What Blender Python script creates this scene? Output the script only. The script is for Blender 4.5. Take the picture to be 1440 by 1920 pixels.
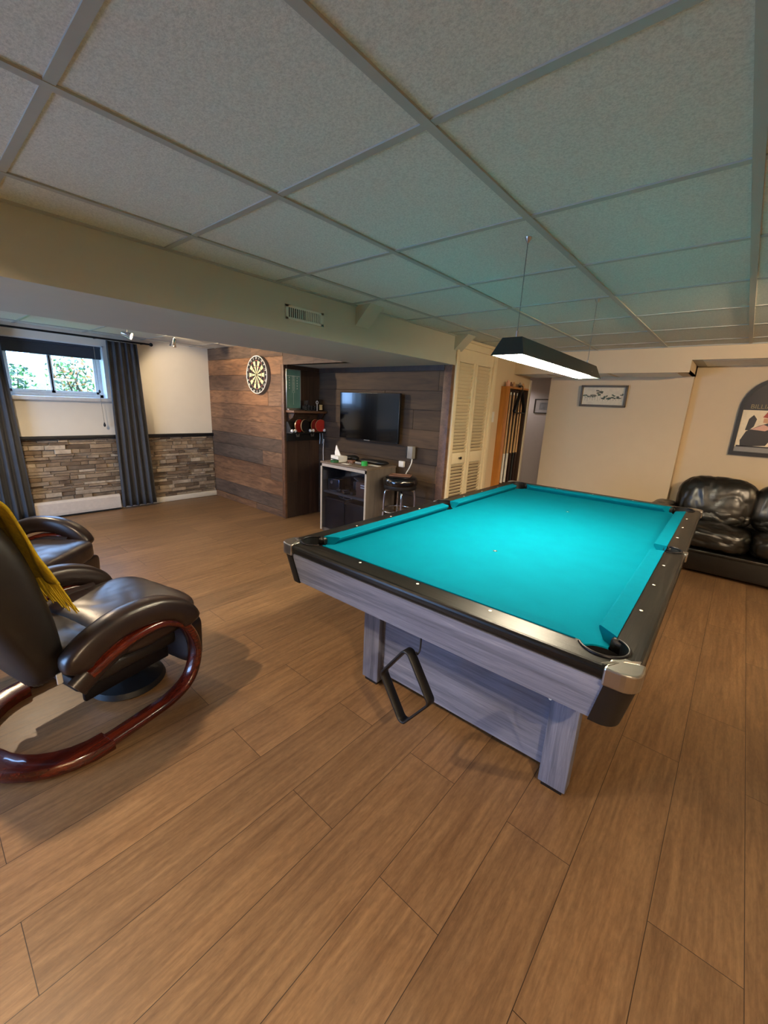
import bpy, bmesh, math, random
from mathutils import Vector, Matrix, noise
R_ = math.radians
random.seed(7)
sc = bpy.context.scene
for o in list(bpy.data.objects): bpy.data.objects.remove(o)
COL = sc.collection

# ------------------------------------------------------------------ camera
YAW, PITCH, ROLL, FPX, HC = .70108, -.25489, .04708, 770.25, 1.45
cy, sy, cp, sp = math.cos(YAW), math.sin(YAW), math.cos(PITCH), math.sin(PITCH)
F = Vector((-sy*cp, cy*cp, sp)); Rt = Vector((cy, sy, 0)); U = Rt.cross(F)
Rr = Rt*math.cos(ROLL)+U*math.sin(ROLL); Ur = -Rt*math.sin(ROLL)+U*math.cos(ROLL)
cam = bpy.data.cameras.new('camera'); co = bpy.data.objects.new('camera', cam); COL.objects.link(co)
co.matrix_world = Matrix(((Rr.x, Ur.x, -F.x, 0), (Rr.y, Ur.y, -F.y, 0), (Rr.z, Ur.z, -F.z, HC), (0, 0, 0, 1)))
cam.sensor_fit = 'VERTICAL'; cam.sensor_height = 36; cam.lens = FPX/1920*36; cam.clip_start = .02
sc.camera = co
# ------------------------------------------------------------------ view, world, lights
vs = sc.view_settings
sc.display_settings.display_device = 'sRGB'
vs.view_transform = 'Standard'; vs.look = 'None'; vs.gamma = 1; vs.use_curve_mapping = False
vs.exposure = 0.0
sc.cycles.use_denoising = True
sc.cycles.max_bounces = 8; sc.cycles.diffuse_bounces = 5; sc.cycles.sample_clamp_indirect = 6
w = bpy.data.worlds.new('sky'); sc.world = w; w.use_nodes = True
bg = w.node_tree.nodes['Background']; bg.inputs[0].default_value = (.36, .58, 1, 1); bg.inputs[1].default_value = 21

def light(name, kind, loc, power, color, size=.05, aim=None, spot=None, blend=.5, sy_=None):
    l = bpy.data.lights.new(name, kind); l.energy = power; l.color = color
    if kind == 'AREA':
        l.shape = 'RECTANGLE'; l.size = size; l.size_y = sy_ or size
    else: l.shadow_soft_size = size
    if kind == 'SPOT': l.spot_size = R_(spot); l.spot_blend = blend
    o = bpy.data.objects.new(name, l); COL.objects.link(o); o.location = loc
    if aim is not None:
        o.rotation_euler = (Vector(aim)-Vector(loc)).to_track_quat('-Z', 'Y').to_euler()
    return o
WARM = (1, .74, .48)
WARM2 = (1, .76, .5)
# daylight portals in the basement window and in an unseen patio door, put in for daylight behind the camera
p = light('window_portal', 'AREA', (-6.12, 1.26, 1.68), 1, (1, 1, 1), .92, aim=(0, 1.26, 1.68), sy_=.5); p.data.cycles.is_portal = True
p = light('window_portal', 'AREA', (-3.5, -2.78, 1.1), 1, (1, 1, 1), 2.2, aim=(-3.5, 0, 1.1), sy_=1.8); p.data.cycles.is_portal = True
# ceiling spots behind and beside the camera, the track in the window bay, and added fill lights
LAMPS = [((-1.95, -.28, 2.03), 135, WARM, 150, (-1.95, -.1, 0)),
         ((.9, -.1, 2.03), 190, WARM, 150, (.8, .3, 0)),
         ((1.0, 2.7, 2.03), 150, WARM, 140, (-.2, 4.6, .6)),  # unseen spot added to brighten the far wall and doors
         ((-2.75, 5.85, 1.85), 9, (1, .9, .85), 160, (-2.75, 5.85, 0)),  # hallway light added without a fixture
         ((-4.84, 1.78, 1.97), 120, WARM2, 172, (-4.1, 2.7, 2.55)),
         ((-5.07, 2.19, 1.98), 30, WARM2, 70, (-5.95, 2.60, 1.55)),
         ((-4.4, .4, 1.98), 125, WARM2, 150, (-4.4, .9, 0)),  # added bay fill, not part of the track, no fixture
         ((2.1, -1.6, 1.72), 900, WARM, 150, (2.1, -1.6, 2.1)),  # added uplight that fills the ceiling
         ((2.2, 4.2, 1.72), 300, WARM, 150, (2.2, 4.2, 2.1))]  # second added uplight, at the far right
for loc, pw, c, ang, aim in LAMPS:
    light('spot_or_fill', 'SPOT', loc, pw, c, .025, aim=aim, spot=ang, blend=.6)

# ------------------------------------------------------------------ materials
def nt(name):
    m = bpy.data.materials.new(name); m.use_nodes = True
    return m, m.node_tree, m.node_tree.nodes['Principled BSDF']
def rgb(h):
    if isinstance(h, tuple): return (*h, 1) if len(h) == 3 else h
    h = h.lstrip('#'); v = [int(h[i:i+2], 16)/255 for i in (0, 2, 4)]
    return (*[(c/12.92 if c <= .04045 else ((c+.055)/1.055)**2.4) for c in v], 1)
def N(t, kind, **k):
    n = t.nodes.new(kind)
    for a, b in k.items(): setattr(n, a, b)
    return n
def L(t, a, b): t.links.new(a, b)
def mapped(t, scale, rot=(0, 0, 0), loc=(0, 0, 0)):
    tc = N(t, 'ShaderNodeTexCoord'); mp = N(t, 'ShaderNodeMapping')
    mp.inputs['Scale'].default_value = scale; mp.inputs['Rotation'].default_value = rot; mp.inputs['Location'].default_value = loc
    L(t, tc.outputs['Object'], mp.inputs[0]); return mp.outputs[0]
def noise_(t, vec, scale=1, detail=4, rough=.55, dist=0):
    n = N(t, 'ShaderNodeTexNoise'); n.inputs['Scale'].default_value = scale; n.inputs['Detail'].default_value = detail
    n.inputs['Roughness'].default_value = rough; n.inputs['Distortion'].default_value = dist
    L(t, vec, n.inputs['Vector']); return n.outputs[0]
def ramp(t, fac, stops):
    r = N(t, 'ShaderNodeValToRGB'); e = r.color_ramp.elements
    while len(e) < len(stops): e.new(.5)
    for i, (p, c) in enumerate(stops): e[i].position = p; e[i].color = rgb(c)
    L(t, fac, r.inputs[0]); return r.outputs[0]
def mix(t, f, a, b, mode='MIX'):
    n = N(t, 'ShaderNodeMix', data_type='RGBA', blend_type=mode)
    for s, v in ((n.inputs[0], f), (n.inputs[6], a), (n.inputs[7], b)):
        if isinstance(v, (int, float)): s.default_value = v
        elif isinstance(v, tuple): s.default_value = v
        else: L(t, v, s)
    return n.outputs[2]
def bump(t, b, h, strength=.3, dist=.002):
    n = N(t, 'ShaderNodeBump'); n.inputs['Strength'].default_value = strength; n.inputs['Distance'].default_value = dist
    L(t, h, n.inputs['Height']); L(t, n.outputs[0], b.inputs['Normal'])
def plain(name, col, rough=.5, metal=0, var=.06, vs_=30, bmp=0, bs=200, coat=0, spec=.5, dist=.001):
    m, t, b = nt(name); c = rgb(col)
    v = mapped(t, (1, 1, 1)); n = noise_(t, v, vs_, 3)
    lo = tuple(x*(1-var) for x in c[:3])+(1,); hi = tuple(min(1, x*(1+var)) for x in c[:3])+(1,)
    L(t, ramp(t, n, ((.3, lo), (.7, hi))), b.inputs['Base Color'])
    b.inputs['Roughness'].default_value = rough; b.inputs['Metallic'].default_value = metal
    b.inputs['Coat Weight'].default_value = coat; b.inputs['Specular IOR Level'].default_value = spec
    if bmp: bump(t, b, noise_(t, v, bs, 3), bmp, dist)
    return m
def emis(name, col, s):
    m, t, b = nt(name); b.inputs['Base Color'].default_value = rgb(col); b.inputs['Emission Color'].default_value = rgb(col)
    b.inputs['Emission Strength'].default_value = s; return m
def grained(name, stops, axis='X', fine=(1.2, 22), rough=.45, bmp=.15, coarse=3, coat=0, dist=1.2):
    """wood with grain running along one axis of the object's own space"""
    m, t, b = nt(name); a, c = fine
    s = {'X': (a, c, c), 'Y': (c, a, c), 'Z': (c, c, a)}[axis]
    n1 = noise_(t, mapped(t, s), 3, 6, .65, dist)
    s2 = tuple(q*.25 for q in s)
    n2 = noise_(t, mapped(t, s2), coarse, 3, .5, .4)
    mx = N(t, 'ShaderNodeMath', operation='ADD'); L(t, n1, mx.inputs[0]); L(t, n2, mx.inputs[1])
    hf = N(t, 'ShaderNodeMath', operation='MULTIPLY'); hf.inputs[1].default_value = .5; L(t, mx.outputs[0], hf.inputs[0])
    L(t, ramp(t, hf.outputs[0], stops), b.inputs['Base Color']); b.inputs['Roughness'].default_value = rough
    b.inputs['Coat Weight'].default_value = coat
    if name.startswith('black_ash'): b.inputs['Specular IOR Level'].default_value = .3
    bump(t, b, n1, bmp, .002); return m
def toned(name, stops, axis='X', rough=.7, fine=(1.5, 20), bmp=.3, amount=.55, warp=1.5):
    """colour picked per board or stone from the 'tone' attribute, with grain"""
    m, t, b = nt(name)
    at = N(t, 'ShaderNodeAttribute', attribute_name='tone')
    a, c = fine; s = {'X': (a, c, c), 'Y': (c, a, c), 'Z': (c, c, a), 'N': (c, c, c)}[axis]
    tc = N(t, 'ShaderNodeTexCoord'); mp = N(t, 'ShaderNodeMapping'); mp.inputs['Scale'].default_value = s
    of = N(t, 'ShaderNodeVectorMath', operation='MULTIPLY_ADD'); L(t, at.outputs['Color'], of.inputs[0])
    of.inputs[1].default_value = (9, 7, 11); L(t, tc.outputs['Object'], of.inputs[2]); L(t, of.outputs[0], mp.inputs[0])
    n1 = noise_(t, mp.outputs[0], 1, 6, .6, warp)
    n2 = noise_(t, mp.outputs[0], .25, 4, .6, .8)
    base = ramp(t, at.outputs['Fac'], stops)
    g = ramp(t, n1, ((.25, (1-amount,)*3), (.55, (1, 1, 1)), (.8, (1+amount*.5,)*3)))
    g2 = ramp(t, n2, ((.3, (.55, .5, .48)), (.6, (1.1, 1.1, 1.1))))
    L(t, mix(t, 1.0, mix(t, 1.0, base, g, 'MULTIPLY'), g2, 'MULTIPLY'), b.inputs['Base Color'])
    b.inputs['Roughness'].default_value = rough; bump(t, b, n1, bmp, .003); return m

def floor_material():
    m, t, b = nt('vinyl_planks')
    br = N(t, 'ShaderNodeTexBrick'); br.offset = .37; br.offset_frequency = 2
    tc = N(t, 'ShaderNodeTexCoord'); sx = N(t, 'ShaderNodeSeparateXYZ'); L(t, tc.outputs['Object'], sx.inputs[0])
    cx = N(t, 'ShaderNodeCombineXYZ'); L(t, sx.outputs[1], cx.inputs[0])
    ad = N(t, 'ShaderNodeMath', operation='ADD'); L(t, sx.outputs[0], ad.inputs[0]); ad.inputs[1].default_value = .222*60-.292; L(t, ad.outputs[0], cx.inputs[1])
    L(t, cx.outputs[0], br.inputs['Vector'])
    br.inputs['Scale'].default_value = 1; br.inputs['Brick Width'].default_value = 1.22; br.inputs['Row Height'].default_value = .222
    br.inputs['Mortar Size'].default_value = .0012; br.inputs['Mortar Smooth'].default_value = .3
    br.inputs['Color1'].default_value = (0, 0, 0, 1); br.inputs['Color2'].default_value = (1, 1, 1, 1); br.inputs['Mortar'].default_value = (.5, .5, .5, 1)
    # per-plank offset of the grain
    of = N(t, 'ShaderNodeVectorMath', operation='MULTIPLY_ADD'); L(t, br.outputs['Color'], of.inputs[0]); of.inputs[1].default_value = (3, 7, 0); L(t, tc.outputs['Object'], of.inputs[2])
    def mp(s):
        q = N(t, 'ShaderNodeMapping'); q.inputs['Scale'].default_value = s; L(t, of.outputs[0], q.inputs[0]); return q.outputs[0]
    n1 = noise_(t, mp((34, 2.6, 1)), 1, 8, .72, .6)
    n2 = noise_(t, mp((9, 1.1, 1)), 1, 4, .6, .9)
    n3 = noise_(t, mp((110, 26, 1)), 1, 5, .75, .3)
    c1 = ramp(t, n1, ((.22, '#644c34'), (.43, '#7a5e42'), (.57, '#876a4b'), (.8, '#9a7b57')))
    c2 = ramp(t, n2, ((.3, (.86, .84, .82)), (.5, (1, 1, 1)), (.72, (1.14, 1.12, 1.08))))
    c3 = ramp(t, n3, ((.3, (.8, .8, .8)), (.7, (1.15, 1.15, 1.15))))
    wv = N(t, 'ShaderNodeTexWave', bands_direction='X'); wv.inputs['Scale'].default_value = 2.2; wv.inputs['Distortion'].default_value = 9; wv.inputs['Detail'].default_value = 3; wv.inputs['Detail Scale'].default_value = .7
    L(t, mp((5, .55, 1)), wv.inputs['Vector']); c3 = mix(t, 1, c3, ramp(t, wv.outputs[0], ((.0, (.93, .92, .91)), (.35, (1, 1, 1)), (1, (1.02, 1.02, 1.02)))), 'MULTIPLY')
    pl = ramp(t, br.outputs['Color'], ((0, (.86, .86, .86)), (1, (1.1, 1.08, 1.05))))
    c = mix(t, 1, mix(t, 1, mix(t, 1, c1, c2, 'MULTIPLY'), c3, 'MULTIPLY'), pl, 'MULTIPLY')
    c = mix(t, br.outputs['Fac'], c, rgb('#2a1c10'))
    L(t, c, b.inputs['Base Color'])
    rr = N(t, 'ShaderNodeMapRange'); L(t, n1, rr.inputs[0]); rr.inputs[3].default_value = .34; rr.inputs[4].default_value = .50
    L(t, rr.outputs[0], b.inputs['Roughness']); b.inputs['Specular IOR Level'].default_value = .45
    bump(t, b, n3, .12, .001); return m

def ceiling_tile_material():
    m, t, b = nt('ceiling_tile')
    v = mapped(t, (1, 1, 1)); n = noise_(t, v, 160, 5, .75)
    L(t, ramp(t, n, ((.35, '#bdbcb0'), (.6, '#dad8cb'))), b.inputs['Base Color']); b.inputs['Roughness'].default_value = .95
    bump(t, b, n, .55, .002); return m

M = dict(
    floor=floor_material(), tile=ceiling_tile_material(),
    tbar=plain('tbar_paint', '#a5a59c', .45, var=.02),
    beige=plain('beige_wall_paint', '#cfbb9a', .8, var=.015, vs_=8, bmp=.08, bs=260),
    white_wall=plain('white_wall_paint', '#d9d3c4', .8, var=.015, vs_=8, bmp=.08, bs=260),
    beam=plain('beam_paint', '#b9b5a4', .75, var=.015, vs_=6, bmp=.08, bs=240),
    trim=plain('white_trim_paint', '#d3cdbd', .5, var=.02),
    cream=plain('cream_louver_paint', '#e0d0ae', .45, var=.02),
    grill=plain('vent_enamel', '#c9ccc0', .4, var=.02),
    black=plain('black_paint', '#101112', .5, var=.1),
    dark=plain('recess_shade', '#060606', .9),  # near-black standing in for shade inside openings
    chair_rail=plain('black_rail_paint', '#15171a', .4),
    cloth=plain('turquoise_baize', (0,.135,.205), .95, var=.03, vs_=9, bmp=.15, bs=900, spec=.03),
    cushion=plain('turquoise_cushion_cloth', (0,.13,.20), .95, var=.03, bmp=.15, bs=900, spec=.03),
    rail=grained('black_ash_rail', ((.3, '#060606'), (.5, '#0e0e0d'), (.62, '#24211d')), 'Y', (1.6, 40), .36, .35, coat=.0),
    rail_x=grained('black_ash_rail_across', ((.3, '#060606'), (.5, '#0e0e0d'), (.62, '#24211d')), 'X', (1.6, 40), .33, .25, coat=.0),
    greywood=grained('grey_oak_laminate', ((.28, '#474c5c'), (.45, '#646a7d'), (.6, '#7c8296'), (.75, '#a0a4b2')), 'X', (1.3, 30), .5, .25),
    greywood_y=grained('grey_oak_laminate_long', ((.28, '#474c5c'), (.45, '#646a7d'), (.6, '#7c8296'), (.75, '#a0a4b2')), 'Y', (1.3, 30), .5, .25),
    greywood_z=grained('grey_oak_laminate_upright', ((.28, '#474c5c'), (.45, '#646a7d'), (.6, '#7c8296'), (.75, '#a0a4b2')), 'Z', (1.3, 30), .5, .25),
    rubber=plain('black_rubber', '#0a0a0b', .5), silver=plain('brushed_metal', '#b5b2ac', .32, 1, var=.04),
    chrome=plain('chrome', '#d8d8da', .08, 1, var=.01), pearl=plain('pearl_inlay', '#f2efe2', .25),
    shade=plain('dark_green_shade', '#20231f', .45), shade_in=plain('white_shade_inside', '#f4f2ea', .6),
    tube=emis('fluorescent_glow', (1, .85, .60), 175), bulb=emis('bulb_glow', (1, .8, .5), 25),
    wire=plain('thin_steel_wire', '#8f8f88', .4, .7),
    leather=None,
    redwood=grained('mahogany_lacquer', ((.3, '#260804'), (.5, '#4c160a'), (.7, '#742a14')), 'Y', (2, 26), .22, .05, coat=.5),
    throw=plain('mustard_knit', '#c2a41c', .95, var=.2, vs_=60, bmp=.6, bs=320, dist=.003),
    steel_dark=plain('dark_steel', '#15151a', .4, .6), plastic_white=plain('white_plastic', '#d9d8d2', .4),
    curtain=plain('slate_curtain', '#3e4044', .9, var=.08, vs_=14, bmp=.2, bs=500),
    blind=plain('dark_roller_fabric', '#2c333d', .8),
    pvc=plain('white_vinyl', '#cfd2d2', .35), heater=plain('heater_enamel', '#c8beb2', .4),
    stone=toned('ledger_stone', ((0, '#5d4f3f'), (.3, '#8a7760'), (.5, '#a8967c'), (.65, '#7a6a56'), (.85, '#bcae98'), (1, '#6c5e4e')), 'N', .9, (9, 14), .7, .35),
    barn=toned('barn_board', ((0, '#4b4239'), (.22, '#6d5540'), (.4, '#8a6342'), (.55, '#52473c'), (.72, '#7c5839'), (.88, '#946c49'), (1, '#5d4c3e')), 'X', .75, (2.6, 15), .35, .6, 2.2),
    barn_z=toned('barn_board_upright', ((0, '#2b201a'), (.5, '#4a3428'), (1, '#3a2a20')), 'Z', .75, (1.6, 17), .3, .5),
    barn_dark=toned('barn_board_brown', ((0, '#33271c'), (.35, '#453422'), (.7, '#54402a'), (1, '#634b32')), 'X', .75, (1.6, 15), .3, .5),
    darkwood=grained('dark_brown_wood', ((.3, '#20140d'), (.6, '#3c281a')), 'Z', (2, 24), .5, .15),
    shelfwood=grained('brown_shelf_wood', ((.3, '#3e2a1e'), (.6, '#6a4c38')), 'Y', (2, 24), .5, .15),
    oak=grained('honey_oak', ((.3, '#8a5420'), (.5, '#b0712e'), (.7, '#c98c44')), 'Z', (1.6, 24), .4, .1),
    cuewood=plain('maple', '#c8a070', .3, coat=.3), cuebutt=plain('dark_stained_butt', '#2a130c', .3, coat=.3),
    red=plain('red_paddle_rubber', '#b02318', .6), darkred=plain('dark_red_paddle_rubber', '#7e1512', .6),
    ball=plain('white_ball', '#f2f2ee', .4), green_tape=plain('green_tape', '#1fa040', .5), green_dark=plain('dark_green_tape', '#1c5a26', .5),
    chalk=plain('chalkboard_green', '#66948a', .8, var=.1, vs_=12), chalkline=plain('chalk_white', '#e6efe8', .9),
    paper=plain('white_paper', '#e4e2da', .9), tissue=plain('tissue', '#eceae4', .95, bmp=.3, bs=60),
    brown_card=plain('brown_card', '#6f4c38', .6), seatvinyl=plain('black_vinyl', '#08080a', .18, coat=.6),
    cab_grey=grained('grey_cabinet_laminate', ((.3, '#4d4743'), (.6, '#6a625c')), 'Z', (2, 22), .5, .08),
    cab_top=grained('brown_grey_top', ((.3, '#54483c'), (.6, '#76685a')), 'X', (2, 22), .5, .08),
    cab_edge=plain('pale_cabinet_edge', '#aaa49c', .5), navy=plain('navy_black_bin', '#0b1018', .35), navy2=plain('blue_black_interior', '#0c1420', .6),
    tv=plain('tv_glass', '#030304', .12, coat=.3), tvframe=plain('tv_frame', '#0b0b0c', .35),
    frame_brown=plain('grey_brown_frame', '#5c5140', .5), mat_cream=plain('cream_mat', '#d6cbb0', .8), frame_black=plain('black_frame', '#15100e', .4),
    ink=plain('sage_ink', '#5d6a58', .9), ink2=plain('grey_ink', '#77766a', .9),
    photo=plain('grey_photo', '#8a8c92', .5, var=.5, vs_=9), mat_white=plain('pale_mat', '#b6b2b4', .8),
    cream_seg=plain('cream_sisal', '#dfd7a0', .85), black_seg=plain('black_sisal', '#15120f', .85), red_seg=plain('red_sisal', '#9c2a20', .85), green_seg=plain('green_sisal', '#1d5a2c', .85),
    board_side=plain('grey_board_edge', '#77746e', .6),
    skin=plain('printed_skin_tone', '#c9946c', .5), print_light=plain('printed_cream', '#e4d2ae', .5), print_dark=plain('printed_dark', '#221c1a', .4),
    print_red=plain('printed_red', '#a8402c', .5), print_pink=plain('printed_pink', '#d8a48c', .5), print_grey=plain('printed_grey', '#86827c', .4), gold=plain('dull_gold_letters', '#8a7a52', .5),
    leaf=plain('leaf_green', '#4f7a3a', .8, var=.3, vs_=5), leaf2=plain('leaf_dark', '#2c4a34', .8, var=.3, vs_=5), leaf_red=plain('leaf_russet', '#a86a3a', .8, var=.3),
    lawn=plain('lawn', '#7c9a3a', .9, var=.3, vs_=6), fence=plain('fence_boards', '#a39c88', .8, var=.1), bark=plain('bark', '#3a2c22', .9),
    coolgrey=plain('hall_wall_paint', '#c6bdbb', .8, var=.02),
)
def leather_(name, col, rough=.33, wr=.5):
    m, t, b = nt(name); v = mapped(t, (1, 1, 1)); c = rgb(col)
    n = noise_(t, v, 14, 4, .6)
    L(t, ramp(t, n, ((.3, tuple(x*.75 for x in c[:3])), (.7, tuple(x*1.25 for x in c[:3])))), b.inputs['Base Color'])
    b.inputs['Roughness'].default_value = rough; b.inputs['Coat Weight'].default_value = .15; b.inputs['Coat Roughness'].default_value = .3
    vo = N(t, 'ShaderNodeTexVoronoi'); vo.inputs['Scale'].default_value = 260; L(t, v, vo.inputs['Vector'])
    bump(t, b, vo.outputs['Distance'], .12, .0008); return m
M['leather'] = leather_('dark_brown_leather', '#241a17'); M['leather_black'] = leather_('black_leather', '#100f0d', .3)
M['leather_back'] = leather_('matt_brown_leather', '#100c0a', .5)
def glass_(name, col, rough=.02, alpha=None):
    m, t, b = nt(name); b.inputs['Base Color'].default_value = rgb(col); b.inputs['Roughness'].default_value = rough
    b.inputs['Transmission Weight'].default_value = 1; b.inputs['IOR'].default_value = 1.45 if alpha is None else alpha; return m
M['glass'] = glass_('clear_glass', '#f4f8f8')
def pane_(name, col, tint):
    """thin sheet: lets light straight through and adds a faint reflection"""
    m, t, b = nt(name); t.nodes.remove(b)
    tr = N(t, 'ShaderNodeBsdfTransparent'); tr.inputs[0].default_value = rgb(tint)
    gl = N(t, 'ShaderNodeBsdfGlossy'); gl.inputs['Color'].default_value = rgb(col); gl.inputs['Roughness'].default_value = .03
    lw_ = N(t, 'ShaderNodeLayerWeight'); lw_.inputs[0].default_value = .5; pw = N(t, 'ShaderNodeMath', operation='POWER'); L(t, lw_.outputs['Facing'], pw.inputs[0]); pw.inputs[1].default_value = 5
    fr = N(t, 'ShaderNodeMath', operation='MULTIPLY_ADD'); L(t, pw.outputs[0], fr.inputs[0]); fr.inputs[1].default_value = .9; fr.inputs[2].default_value = .04; ms = N(t, 'ShaderNodeMixShader')
    L(t, fr.outputs[0], ms.inputs[0]); L(t, tr.outputs[0], ms.inputs[1]); L(t, gl.outputs[0], ms.inputs[2])
    L(t, ms.outputs[0], t.nodes['Material Output'].inputs[0]); return m
M['acrylic'] = pane_('smoked_acrylic', '#ffffff', '#e6e0d2'); M['pane'] = pane_('window_glass', '#ffffff', '#f2f7fa'); M['tint'] = pane_('dark_blue_glass', '#ffffff', '#d8e0ee')

# ------------------------------------------------------------------ mesh helpers
class MB:
    def __init__(s): s.v = []; s.f = []; s.m = []; s.tone = []; s.sm = []
    def add(s, vs, fs, mi=0, tone=0.0, smooth=False):
        b = len(s.v); s.v += [tuple(v) for v in vs]
        for f in fs: s.f.append(tuple(b+i for i in f)); s.m.append(mi); s.tone.append(tone); s.sm.append(smooth)
        return s
    def box(s, a, b, bev=0, mi=0, tone=0.0, seg=2, mat=None):
        x0, y0, z0 = [min(a[i], b[i]) for i in range(3)]; x1, y1, z1 = [max(a[i], b[i]) for i in range(3)]
        if bev <= 0:
            vs = [(x0, y0, z0), (x1, y0, z0), (x1, y1, z0), (x0, y1, z0), (x0, y0, z1), (x1, y0, z1), (x1, y1, z1), (x0, y1, z1)]
            fs = [(0, 3, 2, 1), (4, 5, 6, 7), (0, 1, 5, 4), (1, 2, 6, 5), (2, 3, 7, 6), (3, 0, 4, 7)]
            if mat is not None: vs = [mat @ Vector(v) for v in vs]
            return s.add(vs, fs, mi, tone)
        bm = bmesh.new(); bmesh.ops.create_cube(bm, size=1)
        bmesh.ops.scale(bm, vec=(x1-x0, y1-y0, z1-z0), verts=bm.verts); bmesh.ops.translate(bm, vec=((x0+x1)/2, (y0+y1)/2, (z0+z1)/2), verts=bm.verts)
        bev = min(bev, .49*min(x1-x0, y1-y0, z1-z0))
        bmesh.ops.bevel(bm, geom=bm.edges[:], offset=bev, segments=seg, affect='EDGES', profile=.5)
        if mat is not None: bmesh.ops.transform(bm, matrix=mat, verts=bm.verts)
        return s.bm(bm, mi, tone, seg > 1)
    def bm(s, bm, mi=0, tone=0.0, smooth=False):
        bm.verts.ensure_lookup_table(); bm.verts.index_update()
        s.add([v.co[:] for v in bm.verts], [[v.index for v in f.verts] for f in bm.faces], mi, tone, smooth); bm.free(); return s
    def prism(s, poly, z0, z1, mi=0, tone=0.0, axis='Z', smooth=False):
        n = len(poly)
        def P(p, z): return {'Z': (p[0], p[1], z), 'Y': (p[0], z, p[1]), 'X': (z, p[0], p[1])}[axis]
        vs = [P(p, z0) for p in poly]+[P(p, z1) for p in poly]
        fs = [tuple(range(n))[::-1], tuple(range(n, 2*n))]
        s.add(vs, fs, mi, tone); b = len(s.v)-2*n
        for i in range(n):
            j = (i+1) % n; s.f.append((b+i, b+j, b+n+j, b+n+i)); s.m.append(mi); s.tone.append(tone); s.sm.append(smooth)
        return s
    def tube(s, pts, r, n=10, closed=False, mi=0, cap=True, scale=None, up=None):
        pts = [Vector(p) for p in pts]; m = len(pts); rings = []; 
        if not isinstance(r, (list, tuple)): r = [r]*m
        prev = None
        for i, p in enumerate(pts):
            a = pts[(i-1) % m] if (closed or i) else p; b = pts[(i+1) % m] if (closed or i < m-1) else p
            t = (b-a).normalized()
            if prev is None:
                u = Vector(up) if up else (Vector((0, 0, 1)) if abs(t.z) < .9 else Vector((1, 0, 0)))
            else: u = prev
            u = (u-t*u.dot(t)).normalized(); prev = u if not up else Vector(up)
            w_ = t.cross(u)
            sx, sy2 = scale or (1, 1)
            rings.append([p+(w_*math.cos(2*math.pi*k/n)*sx+u*math.sin(2*math.pi*k/n)*sy2)*r[i] for k in range(n)])
        vs = [v for g in rings for v in g]; fs = []
        for i in range(m if closed else m-1):
            j = (i+1) % m
            for k in range(n): l = (k+1) % n; fs.append((i*n+k, i*n+l, j*n+l, j*n+k))
        if cap and not closed: fs += [tuple(range(n))[::-1], tuple(range((m-1)*n, m*n))]
        return s.add(vs, fs, mi, 0, True)
    def strip(s, pts, w, h, side, mi=0, closed=False, round_=.25):
        """rectangular band swept along pts; side = constant sideways direction"""
        pts = [Vector(p) for p in pts]; m = len(pts); side = Vector(side).normalized(); vs = []; fs = []
        c = round_*min(w, h)
        prof = [(-w/2+c, -h/2), (w/2-c, -h/2), (w/2, -h/2+c), (w/2, h/2-c), (w/2-c, h/2), (-w/2+c, h/2), (-w/2, h/2-c), (-w/2, -h/2+c)]
        for i, p in enumerate(pts):
            a = pts[(i-1) % m] if (closed or i) else p; b = pts[(i+1) % m] if (closed or i < m-1) else p
            t = (b-a).normalized(); sd = (side-t*side.dot(t)).normalized(); nn = sd.cross(t)
            vs += [p+sd*x+nn*y for x, y in prof]
        n = 8
        for i in range(m if closed else m-1):
            j = (i+1) % m
            for k in range(n): l = (k+1) % n; fs.append((i*n+k, j*n+k, j*n+l, i*n+l))
        if not closed: fs += [tuple(range(n)), tuple(range((m-1)*n, m*n))[::-1]]
        return s.add(vs, fs, mi, 0, True)
    def lathe(s, prof, c=(0, 0, 0), n=32, mi=0, axis='Z', cap=True):
        vs = []; fs = []
        for r, z in prof:
            for k in range(n):
                a = 2*math.pi*k/n; x, y = r*math.cos(a), r*math.sin(a)
                q = {'Z': (x, y, z), 'Y': (x, z, y), 'X': (z, x, y)}[axis]; vs.append((c[0]+q[0], c[1]+q[1], c[2]+q[2]))
        for i in range(len(prof)-1):
            for k in range(n): l = (k+1) % n; fs.append((i*n+k, i*n+l, (i+1)*n+l, (i+1)*n+k))
        if cap: fs += [tuple(range(n))[::-1], tuple(range((len(prof)-1)*n, len(prof)*n))]
        return s.add(vs, fs, mi, 0, True)
    def sph(s, c, r, sc_=(1, 1, 1), n=16, mi=0):
        prof = [(max(1e-4, r*math.sin(math.pi*i/n)), -r*math.cos(math.pi*i/n)) for i in range(n+1)]
        b = len(s.v); s.lathe(prof, (0, 0, 0), 2*n, mi, cap=False)
        for i in range(b, len(s.v)): v = s.v[i]; s.v[i] = (c[0]+v[0]*sc_[0], c[1]+v[1]*sc_[1], c[2]+v[2]*sc_[2])
        return s
    def xf(s, mat):
        s.v = [tuple(mat @ Vector(v)) for v in s.v]; return s
    def build(s, name, mats, parent=None, label=None):
        me = bpy.data.meshes.new(name); me.from_pydata(s.v, [], s.f)
        for mm in (mats if isinstance(mats, (list, tuple)) else [mats]): me.materials.append(M[mm] if isinstance(mm, str) else mm)
        me.polygons.foreach_set('material_index', s.m); me.polygons.foreach_set('use_smooth', s.sm)
        if any(s.tone):
            at = me.attributes.new('tone', 'FLOAT', 'FACE'); at.data.foreach_set('value', s.tone)
        bm = bmesh.new(); bm.from_mesh(me); bmesh.ops.recalc_face_normals(bm, faces=bm.faces); bm.to_mesh(me); bm.free()
        if any(s.sm):
            try: me.set_sharp_from_angle(angle=R_(50))
            except Exception: pass
        o = bpy.data.objects.new(name, me); COL.objects.link(o)
        if parent is not None: o.parent = parent
        if label: o['label'] = label
        return o
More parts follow.
